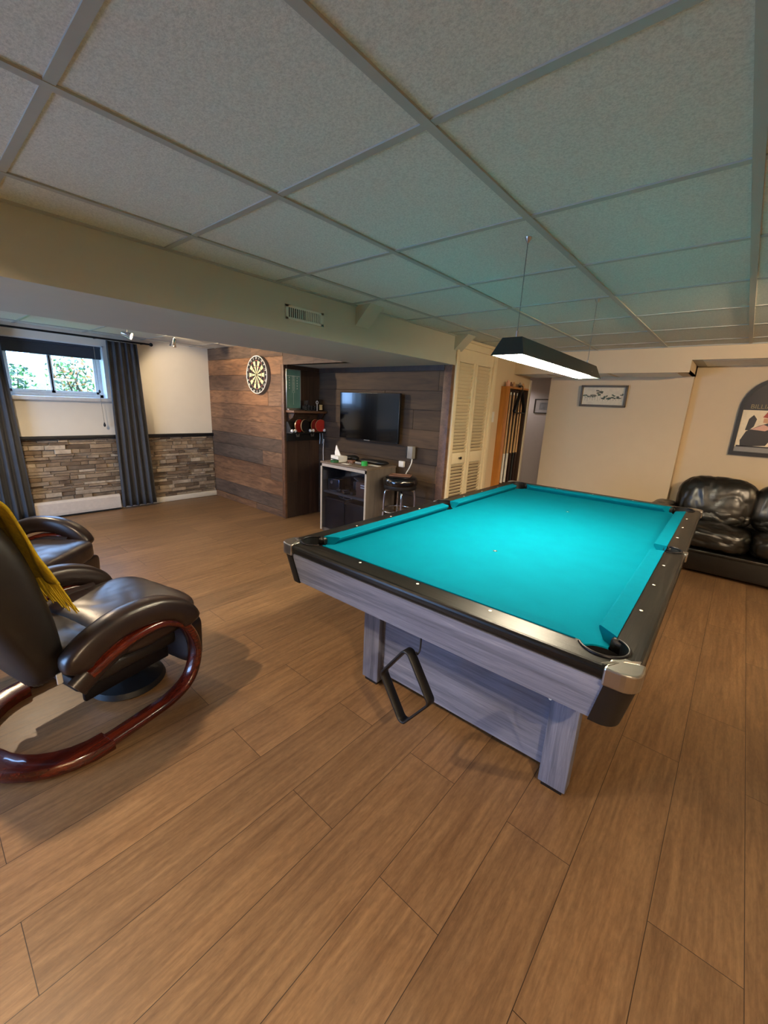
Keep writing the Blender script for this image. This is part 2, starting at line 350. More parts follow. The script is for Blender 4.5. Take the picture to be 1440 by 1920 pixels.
def thing(name, label, cat, loc=(0, 0, 0), rz=0, group=None):
    o = bpy.data.objects.new(name, None); COL.objects.link(o); o.location = loc; o.rotation_euler = (0, 0, rz); o.empty_display_size = .1
    return tag(o, label, cat, group)
def tag(o, label, cat, group=None):
    o['label'] = label; o['category'] = cat; o['kind'] = 'thing'
    if group: o['group'] = group
    return o
def struct(o): o['kind'] = 'structure'; return o
def boolean(obj, cutters):
    for c in cutters:
        md = obj.modifiers.new('cut', 'BOOLEAN'); md.object = c; md.operation = 'DIFFERENCE'; md.solver = 'EXACT'
    dg = bpy.context.evaluated_depsgraph_get(); dg.update()
    me = bpy.data.meshes.new_from_object(obj.evaluated_get(dg)); obj.modifiers.clear(); obj.data = me
    return obj
def text(body, size, name, mat, parent=None, loc=(0, 0, 0), rot=(0, 0, 0), ext=.0006, sx=1):
    cu = bpy.data.curves.new(name, 'FONT'); cu.body = body; cu.size = size; cu.extrude = ext; cu.align_x = 'CENTER'; cu.align_y = 'CENTER'; cu.resolution_u = 3
    tmp = bpy.data.objects.new('tmp', cu); COL.objects.link(tmp); dg = bpy.context.evaluated_depsgraph_get(); dg.update()
    me = bpy.data.meshes.new_from_object(tmp.evaluated_get(dg)); bpy.data.objects.remove(tmp)
    me.transform(Matrix.LocRotScale(Vector(loc), __import__('mathutils').Euler(rot), Vector((1, 1, 1))) @ Matrix.Scale(sx, 4, (1, 0, 0)))
    me.materials.clear(); me.materials.append(M[mat]); o = bpy.data.objects.new(name, me); COL.objects.link(o)
    if parent is not None: o.parent = parent
    return o
def smoothpath(pts, n=8, closed=False):
    """Catmull-Rom through the points"""
    P = [Vector(p) for p in pts]; out = []; m = len(P)
    rng = range(m if closed else m-1)
    for i in rng:
        if closed: a, b, c, d = P[(i-1) % m], P[i], P[(i+1) % m], P[(i+2) % m]
        else: a, b, c, d = P[max(i-1, 0)], P[i], P[i+1], P[min(i+2, m-1)]
        for k in range(n):
            t = k/n; out.append(.5*((2*b)+(c-a)*t+(2*a-5*b+4*c-d)*t*t+(3*b-a-3*c+d)*t**3))
    if not closed: out.append(P[-1])
    return out
def puff(size, name, mat, parent=None, loc=(0, 0, 0), rot=(0, 0, 0), e=3.2, n=64, wr=.0, wfreq=6, seed=0, ridge=None, label=None, crown=0.0, aniso=(1, 1, 1)):
    """soft cushion: superellipsoid with creases"""
    hx, hy, hz = [q/2 for q in size]; bm = bmesh.new(); bmesh.ops.create_cube(bm, size=2)
    bmesh.ops.subdivide_edges(bm, edges=bm.edges[:], cuts=n//2, use_grid_fill=True)
    mt = Matrix.LocRotScale(Vector(loc), __import__('mathutils').Euler(rot), Vector((1, 1, 1)))
    off = Vector((seed*3.1, seed*1.7, seed*2.3))
    for v in bm.verts:
        p = v.co; d = (abs(p.x)**e+abs(p.y)**e+abs(p.z)**e)**(1/e); q = p/d
        q = Vector((q.x*hx, q.y*hy, q.z*hz)); nrm = Vector((q.x/hx**2, q.y/hy**2, q.z/hz**2)).normalized()
        if crown: q.z += crown*(1-(q.x/hx)**2)*(1-(q.y/hy)**2)*(1 if q.z > 0 else 0)
        if wr:
            a = Vector((q.x*aniso[0], q.y*aniso[1], q.z*aniso[2]))*wfreq+off
            k = noise.noise(a+Vector((noise.noise(a*.6), noise.noise(a*.7+off), 0))*1.2)
            k2 = noise.noise(a*2.3+Vector((5, k, 2))); q += nrm*wr*(-.6*(1-abs(k)*2.6)**2 if abs(k) < .38 else 0)+nrm*wr*.6*noise.noise(a*.4)+nrm*wr*(-.22*(1-abs(k2)*4)**2 if abs(k2) < .25 else 0)
        v.co = mt @ q
    b = MB(); b.bm(bm, 0, 0, True); o = b.build(name, mat, parent, label)
    return o

# ================================================================== SETTING
H = 2.11; BX0, BX1, BZ = -3.19, -2.22, 1.85; YW = 3.04; YT = 3.58; XL = -5.95; XN = -4.19
XR, YB = 2.7, -2.7; YF1, YF2, XJ = 5.42, 5.55, -.5; YS = 4.93
struct(MB().box((XL-.3, YB-.1, -.1), (XR+.1, 7.2, 0)).build('floor', 'floor'))
# main ceiling: tiles in a dropped T-bar grid
c = MB().box((BX1-.02, YB, H), (XR, YF2+.3, H+.05)); ceil = struct(c.build('ceiling', 'tile'))
g = MB(); GX, GY, P = -1.941, .342, .61
for i in range(-1, 9):
    x = GX+P*i
    if BX1 < x < XR: g.box((x-.013, YB, H-.006), (x+.013, YS, H))
for j in range(-5, 9):
    y = GY+P*j
    if YB < y < YS-.02: g.box((BX1, y-.012, H-.0045), (XR, y+.012, H))
g.box((BX1, YB, H-.008), (BX1+.02, YS, H)); g.box((BX1, YS-.022, H-.008), (XR, YS, H))
g.build('ceiling_grid', 'tbar', ceil)
# window bay ceiling
c = MB().box((XL, YB, 2.10), (BX0+.01, YW, 2.15)); cl2 = struct(c.build('ceiling', 'tile')); g = MB()
for x in (-5.72, -5.11, -4.5, -3.89, -3.28): g.box((x-.012, YB, 2.094), (x+.012, YW, 2.1))
for y in (2.78, 2.17, 1.56, .95, .34, -.27, -.88, -1.49, -2.1): g.box((XL, y-.012, 2.0955), (BX0, y+.012, 2.1))
g.build('ceiling_grid', 'tbar', cl2)
# beam and nook ceiling
bm_ = struct(MB().box((BX0, YB, BZ), (BX1, YT+.05, H+.04)).build('ceiling_beam', 'beam'))
for (y, a) in ((2.30, .16), (3.62, .16)):
    b = MB(); hw = .06                      # boxed pipe elbows where beam meets ceiling
    b.add([(BX1, y-hw-.02, H), (BX1, y+hw, H), (BX1+.14, y+hw, H), (BX1+.14, y-hw-.02, H), (BX1, y-hw-.02, H-.13), (BX1, y+hw, H-.13)],
          [(0, 1, 2, 3), (0, 4, 5, 1), (3, 2, 5, 4), (0, 3, 4), (1, 5, 2)])
    b.build('pipe_boxing', 'beam', bm_)
struct(MB().box((XN, YW, BZ), (BX0, YT, BZ+.1)).build('ceiling', 'beam'))
# vent register on the beam
v = thing('vent_register', 'white slotted metal vent register on the side of the ceiling beam', 'vent', (BX1, 1.775, 1.965))
f = MB(); Wv, Hv = .15, .0405
for a in ((-Wv, Hv-.014, Wv, Hv), (-Wv, -Hv, Wv, -Hv+.014), (-Wv, -Hv, -Wv+.024, Hv), (Wv-.024, -Hv, Wv, Hv)):
    f.box((0, a[0], a[1]), (.006, a[2], a[3]), .0015)
f.build('frame', 'grill', v); MB().box((0, -Wv+.01, -Hv+.01), (.0008, Wv-.01, Hv-.01)).build('duct_shade', 'dark', v)  # flat black sheet gives the shade inside the duct
for i in range(17):
    y = -.126+i*.252/17+.012; an = .0008 if i < 8 else .0035
    MB().box((.001, y-.0028-an*.2, -Hv+.013), (.005, y+.0028+an, Hv-.013)).build('slat', 'grill', v)
# --- left wall (window wall): openings for two windows
def wall_x(x0, x1, ya, yb, za, zb, holes, name, mat):
    """wall slab normal to X with rectangular holes (y0,y1,z0,z1)"""
    ys = sorted({ya, yb, *[h[0] for h in holes], *[h[1] for h in holes]}); zs = sorted({za, zb, *[h[2] for h in holes], *[h[3] for h in holes]}); b = MB()
    for i in range(len(ys)-1):
        for j in range(len(zs)-1):
            cy_, cz = (ys[i]+ys[i+1])/2, (zs[j]+zs[j+1])/2
            if any(h[0] < cy_ < h[1] and h[2] < cz < h[3] for h in holes): continue
            b.box((x0, ys[i], zs[j]), (x1, ys[i+1], zs[j+1]))
    return struct(b.build(name, mat))
W1 = (.80, 1.74, 1.36, 1.97)
wall_x(XL-.24, XL, YB-.1, 6.4, 0, 2.25, [W1], 'wall_left', 'white_wall')
# ledger stone veneer, one block per stone
b = MB(); z = .075; rs = random.Random(3)
while z < .895:
    h = min(rs.choice((.028, .034, .045, .052)), .9-z); y = -.6-rs.random()*.2
    while y < YW-.02:
        l = rs.uniform(.07, .30); y1 = min(y+l, YW-.02); d = rs.uniform(.008, .036)
        b.box((XL-.01, y+.0015, z+.0012), (XL+d, y1-.0015, z+h-.0012), .004, tone=rs.uniform(.02, 1), seg=1); y = y1
    z += h
struct(b.build('wall_stone_veneer', 'stone'))
struct(MB().box((XL, -.6, .895), (XL+.045, YW, .935), .006).build('trim_1', 'chair_rail'))
struct(MB().box((XL, 1.72, 0), (XL+.045, YW, .075), .01).build('baseboard_left', 'trim'))
# the rest of the shell
b = MB(); b.box((XL-.1, YB-.1, 0), (-4.6, YB, 2.2)); b.box((-2.4, YB-.1, 0), (XR, YB, 2.2)); b.box((-4.6, YB-.1, 2.0), (-2.4, YB, 2.2)); b.box((-4.6, YB-.1, 0), (-2.4, YB, .2))
struct(b.build('wall_near', 'beige'))
f = MB()
for q in ((-4.6, .2, -2.4, .27), (-4.6, 1.93, -2.4, 2.0), (-4.6, .2, -4.53, 2.0), (-2.47, .2, -2.4, 2.0), (-3.53, .2, -3.46, 2.0)): f.box((q[0], YB-.08, q[1]), (q[2], YB-.03, q[3]), .004)
w2 = struct(f.build('window_unseen', 'pvc')); MB().box((-4.53, YB-.06, .27), (-2.47, YB-.056, 1.93)).build('window_pane', 'pane', w2)  # unseen patio door, put in for blue daylight from behind
struct(MB().box((XR, YB-.1, 0), (XR+.1, 7.2, 2.2)).build('wall_right', 'beige'))
struct(MB().box((XJ, YF2, 0), (XR, YF2+.1, 2.2)).build('wall_far_right', 'beige'))
struct(MB().box((-1.95, YF1, 0), (XJ, YF2+.1, 2.2)).build('wall_far', 'beige'))
struct(MB().box((BX1-.13, 4.40, 0), (BX1, 5.42, 2.2)).build('wall_closet_side', 'beige'))
struct(MB().box((-3.4, 6.15, 0), (XR, 6.25, 2.2)).build('wall_hall', 'coolgrey'))
struct(MB().box((-3.4, 5.3, 0), (-3.3, 6.2, 2.2)).build('wall_hall_side', 'coolgrey'))
struct(MB().box((-1.9, 5.7, 0), (-1.8, 6.15, 2.2)).build('wall_hall_end', 'coolgrey'))
b = MB(); b.box((XL-.24, YB-.1, 2.22), (XR+.1, 7.2, 2.3)); b.box((XL-.24, 6.3, 0), (XR+.1, 6.4, 2.25)); struct(b.build('wall_sky_seal', 'beige'))  # unseen roof and outer wall added to keep sky light from leaking in
struct(MB().box((-3.4, 5.30, 0), (BX1-.1, 5.42, 2.2)).build('wall_hall_back', 'beige'))
struct(MB().box((-3.4, 5.42, 1.92), (-1.8, 6.2, 2.0)).build('ceiling_hall', 'coolgrey'))
struct(MB().box((BX1-.03, 5.42, 0), (BX1+.012, 5.47, 1.84), .005).build('trim_2', 'trim'))
# soffit across the far side: face, stepped underside and its tile strips
b = MB(); b.box((BX1, YS, 1.875), (XJ, YS+.02, H)); b.box((XJ, YS, 1.985), (XR, YS+.02, H))
b.box((BX1, YS+.01, 1.875), (XJ, YF1, 1.895)); b.box((XJ-.02, YS+.01, 1.875), (XJ, YF2, 2.02))
struct(b.build('soffit', 'beige'))
b = MB()
for x0, x1 in ((-2.15, -1.86), (-1.82, -1.22), (-1.18, -.60)): b.box((x0, YS+.05, 1.8735), (x1, YF1-.0, 1.8755))
for x0, x1 in ((-.42, .06), (.10, .68), (.72, 1.3), (1.34, 1.9)): b.box((x0, YS+.05, 1.9835), (x1, YF2, 1.9855))
struct(b.build('ceiling_soffit_tiles', 'tissue'))
struct(MB().box((XJ, YS+.01, 1.985), (XR, YF2, 2.0)).build('ceiling_soffit', 'tbar'))
# --- barn board walls
def boards(b, plane, u0, u1, v0, v1, h, depth, seed, upright=False, lo=.6, hi=1.5, gap=.0012):
    r = random.Random(seed); v = v0
    while v < v1-.01:
        hh = min(h*r.uniform(.88, 1.1), v1-v); u = u0-r.uniform(0, .9)
        while u < u1:
            l = r.uniform(lo, hi); a, c_ = max(u, u0), min(u+l, u1)
            if c_-a > .01:
                d = depth+r.uniform(0, .004)
                if upright: lo3 = (v+gap, a+gap); hi3 = (v+hh-gap, c_-gap)
                else: lo3 = (a+gap, v+gap); hi3 = (c_-gap, v+hh-gap)
                if plane[0] == 'Y': b.box((lo3[0], plane[1]-d, lo3[1]), (hi3[0], plane[1], hi3[1]), .0015, tone=r.uniform(.02, 1), seg=1)
                else: b.box((plane[1], lo3[0], lo3[1]), (plane[1]+d, hi3[0], hi3[1]), .0015, tone=r.uniform(.02, 1), seg=1)
            u += l
        v += hh
b = MB(); b.box((XL, YW, 0), (XN-.012, YW+.1, H+.03)); b.box((XN-.02, YW, BZ), (BX0+.0, YW+.1, H+.03))
struct(b.build('wall_dartboard', 'darkwood'))
b = MB(); boards(b, ('Y', YW), XL, XN, .09, 2.1, .185, .014, 11, lo=1.6, hi=3.2); boards(b, ('Y', YW), XL, XN, 0, .088, .09, .018, 5, lo=1, hi=2)
boards(b, ('Y', YW), XN, BX0, BZ-.006, 2.1, .13, .014, 23)
struct(b.build('wall_dartboard_planks', 'barn'))
struct(MB().box((XN-.04, YW-.02, 0), (XN+.016, YW+.012, BZ), .003).build('trim_3', 'shelfwood'))
struct(MB().box((XN-.1, YW+.1, 0), (XN, YT+.1, BZ)).build('wall_nook_side', 'darkwood'))
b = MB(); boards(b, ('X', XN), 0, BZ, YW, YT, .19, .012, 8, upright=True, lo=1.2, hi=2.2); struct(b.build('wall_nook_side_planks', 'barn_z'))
struct(MB().box((XN-.1, YT, 0), (BX1-.08, YT+.1, 2.15)).build('wall_nook_back', 'darkwood'))
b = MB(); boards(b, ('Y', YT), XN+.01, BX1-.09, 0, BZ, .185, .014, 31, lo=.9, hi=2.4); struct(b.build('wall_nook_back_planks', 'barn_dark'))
b = MB(); b.box((XN+.012, YT-.04, BZ-.05), (BX1-.09, YT-.012, BZ)); b.box((XN+.012, YW+.02, BZ-.045), (XN+.035, YT-.02, BZ)); struct(b.build('trim_4', 'darkwood'))
struct(MB().box((BX1-.095, YT-.035, 0), (BX1-.004, YT+.012, BZ), .003).build('trim_5', 'shelfwood'))
struct(MB().box((BX1-.1, YT+.005, 1.9), (BX1, 4.45, 2.2)).build('wall_above_closet', 'cream'))
# --- louvered closet
dr = thing('closet_frame', 'x', 'x'); del dr['label'], dr['category']; dr.name = 'door_1'; dr['kind'] = 'structure'
YD0, YD1 = 3.635, 4.365
f = MB(); f.box((BX1-.06, YT+.012, 0), (BX1+.012, YD0-.002, 2.03), .003); f.box((BX1-.06, YD1+.003, 0), (BX1+.014, YD1+.075, 2.04), .003)
f.box((BX1-.06, YT+.012, 2.012), (BX1+.02, YD1+.075, 2.075), .004); f.box((BX1-.01, YT+.012, 2.075), (BX1+.03, YD1+.075, 2.10), .004)
f.build('frame', 'cream', dr); MB().box((BX1-.09, YT+.1, 0), (BX1-.06, YD1, 2.01)).build('closet_shade', 'shelfwood', dr)  # brown sheet close behind the slats stands in for closet shade
lw = (YD1-YD0-.006)/2
for k in range(2):
    y0 = YD0+k*(lw+.006); y1 = y0+lw; X0, X1 = BX1-.034, BX1-.004; st = .042
    lf = MB(); lf.box((X0, y0, .02), (X1, y0+st, 2.0), .003); lf.box((X0, y1-st, .02), (X1, y1, 2.0), .003)
    for z0, z1 in ((.02, .14), (.885, 1.0), (1.89, 2.0)): lf.box((X0, y0+st, z0), (X1, y1-st, z1), .002)
    leaf = lf.build('door_leaf', 'cream', dr)
    for za, zb in ((.145, .882), (1.003, 1.888)):
        n = int((zb-za)/.034); sb = MB()
        for i in range(n):
            zc = za+(i+.5)*(zb-za)/n
            mt = Matrix.Translation((BX1-.019, 0, zc)) @ Matrix.Rotation(R_(38), 4, 'Y')
            sb.box((-.003, y0+st, -.018), (.003, y1-st, .018), mat=mt)
        sb.build('louver_panel', 'cream', leaf)
    if k == 0: MB().lathe([(.006, 0), (.006, .015), (.014, .02), (.015, .028), (.001, .032)], (X1, (y0+y1)/2, .945), 16, axis='X').build('knob', 'steel_dark', leaf)
# light switch
s_ = thing('light_switch', 'small pale light switch plate on the wall beside the louvered closet', 'switch', (BX1, 4.475, 1.372))
MB().box((0, -.036, -.058), (.006, .036, .058), .002).build('plate', 'plastic_white', s_); MB().box((.006, -.012, -.02), (.012, .012, .02), .002).build('rocker', 'plastic_white', s_)

# ================================================================== WINDOW BAY
def window(W, nm, panes):
    y0, y1, z0, z1 = W; t = thing(nm, 'x', 'x'); del t['label'], t['category']; t['kind'] = 'structure'
    xo = XL-.20; f = MB()
    f.box((xo, y0, z0), (XL-.0, y0+.012, z1)); f.box((xo, y1-.012, z0), (XL, y1, z1)); f.box((xo, y0, z1-.012), (XL, y1, z1)); f.build('window_jamb', 'pvc', t)
    MB().box((xo, y0-.02, z0-.03), (XL+.05, y1+.03, z0+.012), .006).build('window_sill', 'pvc', t)
    f = MB(); a = .05; X0, X1 = xo, xo+.05
    for q in ((y0, z0, y1, z0+a), (y0, z1-a, y1, z1), (y0, z0, y0+a, z1), (y1-a, z0, y1, z1)): f.box((X0, q[0], q[1]), (X1, q[2], q[3]), .004)
    f.build('window_frame', 'pvc', t)
    mid = (y0+y1)/2-.03
    for (ya, yb) in ((y0+a, mid+.02), (mid-.02, y1-a)):
        f = MB(); c_ = .03
        for q in ((ya, z0+a, yb, z0+a+c_), (ya, z1-a-c_, yb, z1-a), (ya, z0+a, ya+c_, z1-a), (yb-c_, z0+a, yb, z1-a)): f.box((X0+.012, q[0], q[1]), (X1-.008, q[2], q[3]), .003)
        s2 = f.build('window_sash', 'pvc', t)
        MB().box((X0+.024, ya+c_, z0+a+c_), (X0+.028, yb-c_, z1-a-c_)).build('window_pane', 'pane', s2)
window(W1, 'window_1', 2)
rb = thing('roller_blind', 'dark rolled-down blind across the top of the basement window', 'blind', (XL-.06, 1.27, 1.95))
MB().box((-.002, -.455, -.125), (.002, .455, .01)).build('blind_fabric', 'blind', rb); MB().tube([(0, -.455, .0), (0, .455, .0)], .018).build('roller', 'blind', rb)
MB().tube([(0, -.45, -.128), (0, .45, -.128)], .007).build('hem_bar', 'blind', rb)
cd = thing('blind_cord', 'thin pull cord with a dark tassel hanging below the window beside the curtain', 'cord', (XL+.06, 1.635, 1.05))
MB().tube([(-.0, -.005, .9), (0, 0, .4), (.0, .01, .03)], .0025, 6).build('cord', 'wire', cd)
MB().lathe([(.004, .04), (.012, .015), (.013, 0), (.006, -.012)], (0, .01, 0), 12).build('tassel', 'black', cd); MB().lathe([(.004, .02), (.011, .005), (.011, -.01), (.005, -.02)], (0, 0, .40), 12).build('tassel', 'black', cd)
def curtain(y0t, y1t, y0b, y1b, label, seed, folds):
    t = thing('curtain', label, 'curtain', (XL+.11, 0, 0), group='slate grey window curtains'); nu, nv = 96, 16; vs = []; r = random.Random(seed); ph = [r.uniform(-.5, .5) for _ in range(folds+2)]
    for j in range(nv+1):
        v_ = j/nv; z = 2.03-v_*2.0
        for i in range(nu+1):
            u = i/nu; ya = y0t+(y0b-y0t)*v_; yb = y1t+(y1b-y1t)*v_
            a = u*folds*2*math.pi+ph[int(u*folds)]*.5*v_
            vs.append(((.017+.012*v_)*math.sin(a)+.005*math.sin(2.3*a+v_*2), ya+(yb-ya)*u+.006*math.cos(a), z))
    fs = [(j*(nu+1)+i, j*(nu+1)+i+1, (j+1)*(nu+1)+i+1, (j+1)*(nu+1)+i) for j in range(nv) for i in range(nu)]
    b = MB().add(vs, fs, 0, 0, True); o = b.build('curtain_panel', 'curtain', t)
    md = o.modifiers.new('thick', 'SOLIDIFY'); md.thickness = .003
    return t
curtain(1.74, 2.07, 1.72, 2.13, 'long slate grey curtain drawn to the right of the window', 1, 5)
curtain(.45, .80, .42, .85, 'long slate grey curtain at the left edge of the window', 2, 5)
rd = thing('curtain_rod', 'thin curtain rod under the ceiling above the basement window', 'curtain rod', (XL+.11, 0, 2.045))
MB().tube([(0, .3, 0), (0, 2.22, 0)], .011).build('rod', 'steel_dark', rd); MB().sph((0, 2.24, 0), .022, n=10).build('finial', 'steel_dark', rd)
for y in (1.66, 2.16): MB().box((-.11, y-.008, -.006), (0, y+.008, .006)).build('bracket', 'steel_dark', rd)
ht = thing('baseboard_heater', 'long low white electric baseboard heater under the window', 'heater', (XL+.036, 1.275, 0))
b = MB(); b.prism([(0, .02), (.045, .02), (.05, .05), (.05, .17), (.03, .195), (0, .195)], -.42, .44, axis='Y')
b.v = [(x, y, z) for x, y, z in b.v]; b.build('cover', 'heater', ht); MB().box((.012, -.41, .006), (.052, .43, .022)).build('slot_shade', 'dark', ht)  # black strip stands in for the shade under the heater cover
# track spotlights on the bay ceiling
def spotlight(loc, aim, label, glow=True):
    t = thing('track_spotlight', label, 'spotlight', loc, group='chrome ceiling spotlights'); z0 = 0
    MB().lathe([(.035, 0), (.035, -.015), (.01, -.02)], (0, 0, 0), 20).build('canopy', 'chrome', t)
    MB().tube([(0, 0, -.015), (0, 0, -.06)], .006).build('stem', 'chrome', t)
    d = (Vector(aim)-Vector(loc)-Vector((0, 0, -.075))).normalized(); q = d.to_track_quat('Z', 'Y').to_matrix().to_4x4(); q = Matrix.Translation((0, 0, -.08)) @ q
    h = MB().lathe([(.012, -.05), (.02, -.045), (.024, 0), (.036, .045), (.034, .045), (.022, .0)], n=20, cap=False).xf(q).build('lamp_head', 'chrome', t)
    MB().lathe([(.03, .040), (.001, .043)], n=20, cap=True).xf(q).build('bulb', 'bulb' if glow else 'plastic_white', h)
    return t
spotlight((-4.93, 1.67, 2.10), (-4.4, 2.3, 1.75), 'chrome adjustable spotlight hanging from the bay ceiling above the curtain')
spotlight((-5.03, 2.17, 2.10), (-5.3, 2.1, 1.3), 'small glowing round spotlight on the bay ceiling near the barn board wall')
for loc, aim, lb in (((-1.95, -.34, H), (-1.8, .2, 0), 'ceiling spotlight above the brown recliner'), ((.9, -.14, H), (.8, .3, 0), 'ceiling spotlight right of the camera'), ((1.0, 2.66, H), (1, 2.9, 0), 'added unseen ceiling spotlight right of the pool table')):
    spotlight(loc, aim, lb)
for flx, fly, fll in ((2.1, -1.6, 'added unseen uplighter brightening the ceiling from the near right corner'), (2.2, 4.2, 'added unseen uplighter brightening the ceiling at the far right beside the sofa')):  # unseen uplighters added to bounce fill off the ceiling
  fl = thing('fill_uplighter', fll, 'added fill lamp', (flx, fly, 0))
  MB().lathe([(.13, 0), (.13, .015), (.02, .03)], n=28).build('base', 'steel_dark', fl); MB().tube([(0, 0, .02), (0, 0, 1.66)], .011).build('pole', 'steel_dark', fl)
  MB().lathe([(.03, 1.63), (.16, 1.70), (.165, 1.705), (.035, 1.64)], n=32, cap=False).build('lamp_shade', 'steel_dark', fl); MB().sph((0, 0, 1.675), .018, n=8).build('bulb', 'plastic_white', fl)
# outside the window: lawn, fence, shrubs
struct(MB().box((-12, -6, 1.16), (XL-.24, 9, 1.26)).build('ground', 'lawn'))
fn = thing('garden_fence', 'pale board fence seen through the basement window', 'fence', (-8.6, 1.5, 1.26))
for i in range(18):
    y = .0+i*.14
    MB().box((-.012, y-.4, 0), (.012, y-.4+.132, .9 if i > 2 else .5), .003).build('board', 'fence', fn)
def shrub(loc, r, n, mats, label, seed):
    t = thing('shrub', label, 'shrub', loc); rr = random.Random(seed); b = MB()
    for i in range(n):
        d = Vector((rr.gauss(0, 1), rr.gauss(0, 1), rr.gauss(0, 1))).normalized()*r*rr.random()**.4; p = d+Vector((0, 0, r*.95))
        s1 = rr.uniform(.018, .04); q = Matrix.Rotation(rr.uniform(0, 6.28), 4, Vector((rr.random(), rr.random(), rr.random()+.1)).normalized())
        b.add([p+q @ Vector(v)*s1 for v in ((-1, 0, 0), (0, .45, .1), (1.2, 0, 0), (0, -.45, .1))], [(0, 1, 2, 3)], rr.randrange(len(mats)))
    b.build('foliage', mats, t)
    for k in range(4): MB().tube([(0, 0, 0), (rr.uniform(-.2, .2)*r, rr.uniform(-.3, .3)*r, r*.6), (rr.uniform(-.6, .6)*r, rr.uniform(-.7, .7)*r, r*1.5)], [.016, .011, .004], 6).build('branch', 'bark', t)
shrub((-7.35, 1.05, 1.26), .27, 420, ['leaf2', 'leaf'], 'leafy green shrub outside the left pane of the basement window', 1)
shrub((-7.3, 1.72, 1.26), .34, 520, ['leaf2', 'leaf_red', 'leaf'], 'green and russet shrub outside the right pane of the basement window', 2)

# ================================================================== DARTS CORNER
db = thing('dartboard', 'round cream and black dartboard hanging on the barn board wall', 'dartboard', (-4.665, YW-.018, 1.735)); n = 40
MB().lathe([(.2255, 0), (.2255, -.038), (.2255, -.04)], (0, 0, 0), 64, axis='Y').build('body', 'board_side', db)
b = MB(); rings = [(.0, .007), (.007, .016), (.016, .099), (.099, .107), (.107, .162), (.162, .170), (.170, .224)]; yf = -.0402
for k in range(20):
    a0, a1 = [math.pi/2-2*math.pi*(k+s)/20 for s in (-.5, .5)]; dk = k % 2 == 0
    for i, (r0, r1) in enumerate(rings):
        mi = {0: 2, 1: 3, 2: 1 if dk else 0, 3: 2 if dk else 3, 4: 1 if dk else 0, 5: 2 if dk else 3, 6: 1}[i]
        vs = []; st = 4
        for s in range(st+1): a = a0+(a1-a0)*s/st; vs.append((r0*math.cos(a), yf, r0*math.sin(a)))
        for s in range(st+1): a = a0+(a1-a0)*s/st; vs.append((r1*math.cos(a), yf, r1*math.sin(a)))
        b.add(vs, [(s, s+1, st+2+s, st+1+s) for s in range(st)], mi)
b.build('face', ['cream_seg', 'black_seg', 'red_seg', 'green_seg'], db)
wr = MB()
for r in (.016, .099, .107, .162, .170): wr.tube([(r*math.cos(2*math.pi*k/48), yf-.001, r*math.sin(2*math.pi*k/48)) for k in range(48)], .0009, 5, closed=True)
for k in range(20): a = math.pi/2-2*math.pi*(k+.5)/20; wr.tube([(.016*math.cos(a), yf-.001, .016*math.sin(a)), (.172*math.cos(a), yf-.001, .172*math.sin(a))], .0008, 4)
wr.build('wire_spider', 'silver', db)
MB().tube([(.219*math.cos(2*math.pi*k/64), yf-.002, .219*math.sin(2*math.pi*k/64)) for k in range(64)], .0045, 6, closed=True).build('number_ring', 'pearl', db)
for k, nn in enumerate((20, 1, 18, 4, 13, 6, 10, 15, 2, 17, 3, 19, 7, 16, 8, 11, 14, 9, 12, 5)):
    a = 2*math.pi*k/20; text(str(nn), .036, 'number', 'pearl', db, (.196*math.sin(a), yf-.002, .196*math.cos(a)), (math.pi/2, a, 0))
# shelf unit with chalk scoreboard
sh = thing('wall_shelf', 'dark brown wall shelf in the nook above the table tennis paddles', 'shelf', (XN+.016, 3.33, 1.31))
MB().box((0, -.285, 0), (.16, .225, .028), .004).build('shelf_board', 'shelfwood', sh)
for y in (-.255, .19): MB().prism([(0, 0), (.13, 0), (.10, -.05), (.03, -.09), (0, -.10)], y, y+.02, axis='Y').build('bracket', 'darkwood', sh)
MB().box((0, -.235, -.045), (.018, .19, 0)).build('back_rail', 'darkwood', sh)
sb = thing('scoreboard', 'green chalk darts scoreboard with aluminium frame leaning on the nook shelf', 'scoreboard', (XN+.03, 3.145, 1.352))
MB().box((0, -.098, .012), (.008, .098, .445)).build('chalk_surface', 'chalk', sb)
f = MB()
for q in ((-.104, 0, -.098, .45), (.098, 0, .104, .45), (-.104, 0, .104, .012), (-.104, .444, .104, .452)): f.box((-.002, q[0], q[1]), (.014, q[2], q[3]), .001)
f.build('frame', 'silver', sb); f = MB(); X_ = .0085
f.box((X_, -.096, .375), (X_+.0005, .096, .379)); f.box((X_, -.001, .05), (X_+.0005, .001, .19))
for y in (-.018, .016): f.box((X_, y, .19), (X_+.0005, y+.002, .385))
for i in range(10): f.box((X_, -.018, .19+i*.0195), (X_+.0005, .018, .192+i*.0195))
for y in (-.062, .05):
    for i in range(5): f.box((X_, y, .23+i*.03), (X_+.0005, y+.008, .246+i*.03))
f.build('score_marks', 'chalkline', sb)
for i in range(9): text(str(20-i) if i < 8 else 'B', .015, 'number', 'chalkline', sb, (.0092, 0, .376-i*.0195), (math.pi/2, 0, math.pi/2))
MB().box((-.002, -.1, -.012), (.05, .1, 0), .002).build('chalk_tray', 'silver', sb)
gl = None
for i in range(10):
    row, k = divmod(i, 5); lab = 'small clear shot glass standing in the rows on the nook shelf'
    if gl is None:
        gl = thing('shot_glass', lab, 'glass', group='shot glasses on the nook shelf'); MB().lathe([(.001, 0), (.014, 0), (.021, .06), (.019, .06), (.013, .008), (.001, .008)], n=16, cap=False).build('glass', 'glass', gl); o = gl
    else:
        o = gl.copy(); COL.objects.link(o)
        for ch in gl.children: q = ch.copy(); COL.objects.link(q); q.parent = o
    o.location = (XN+.055+row*.05, 3.275+k*.046, 1.3385)
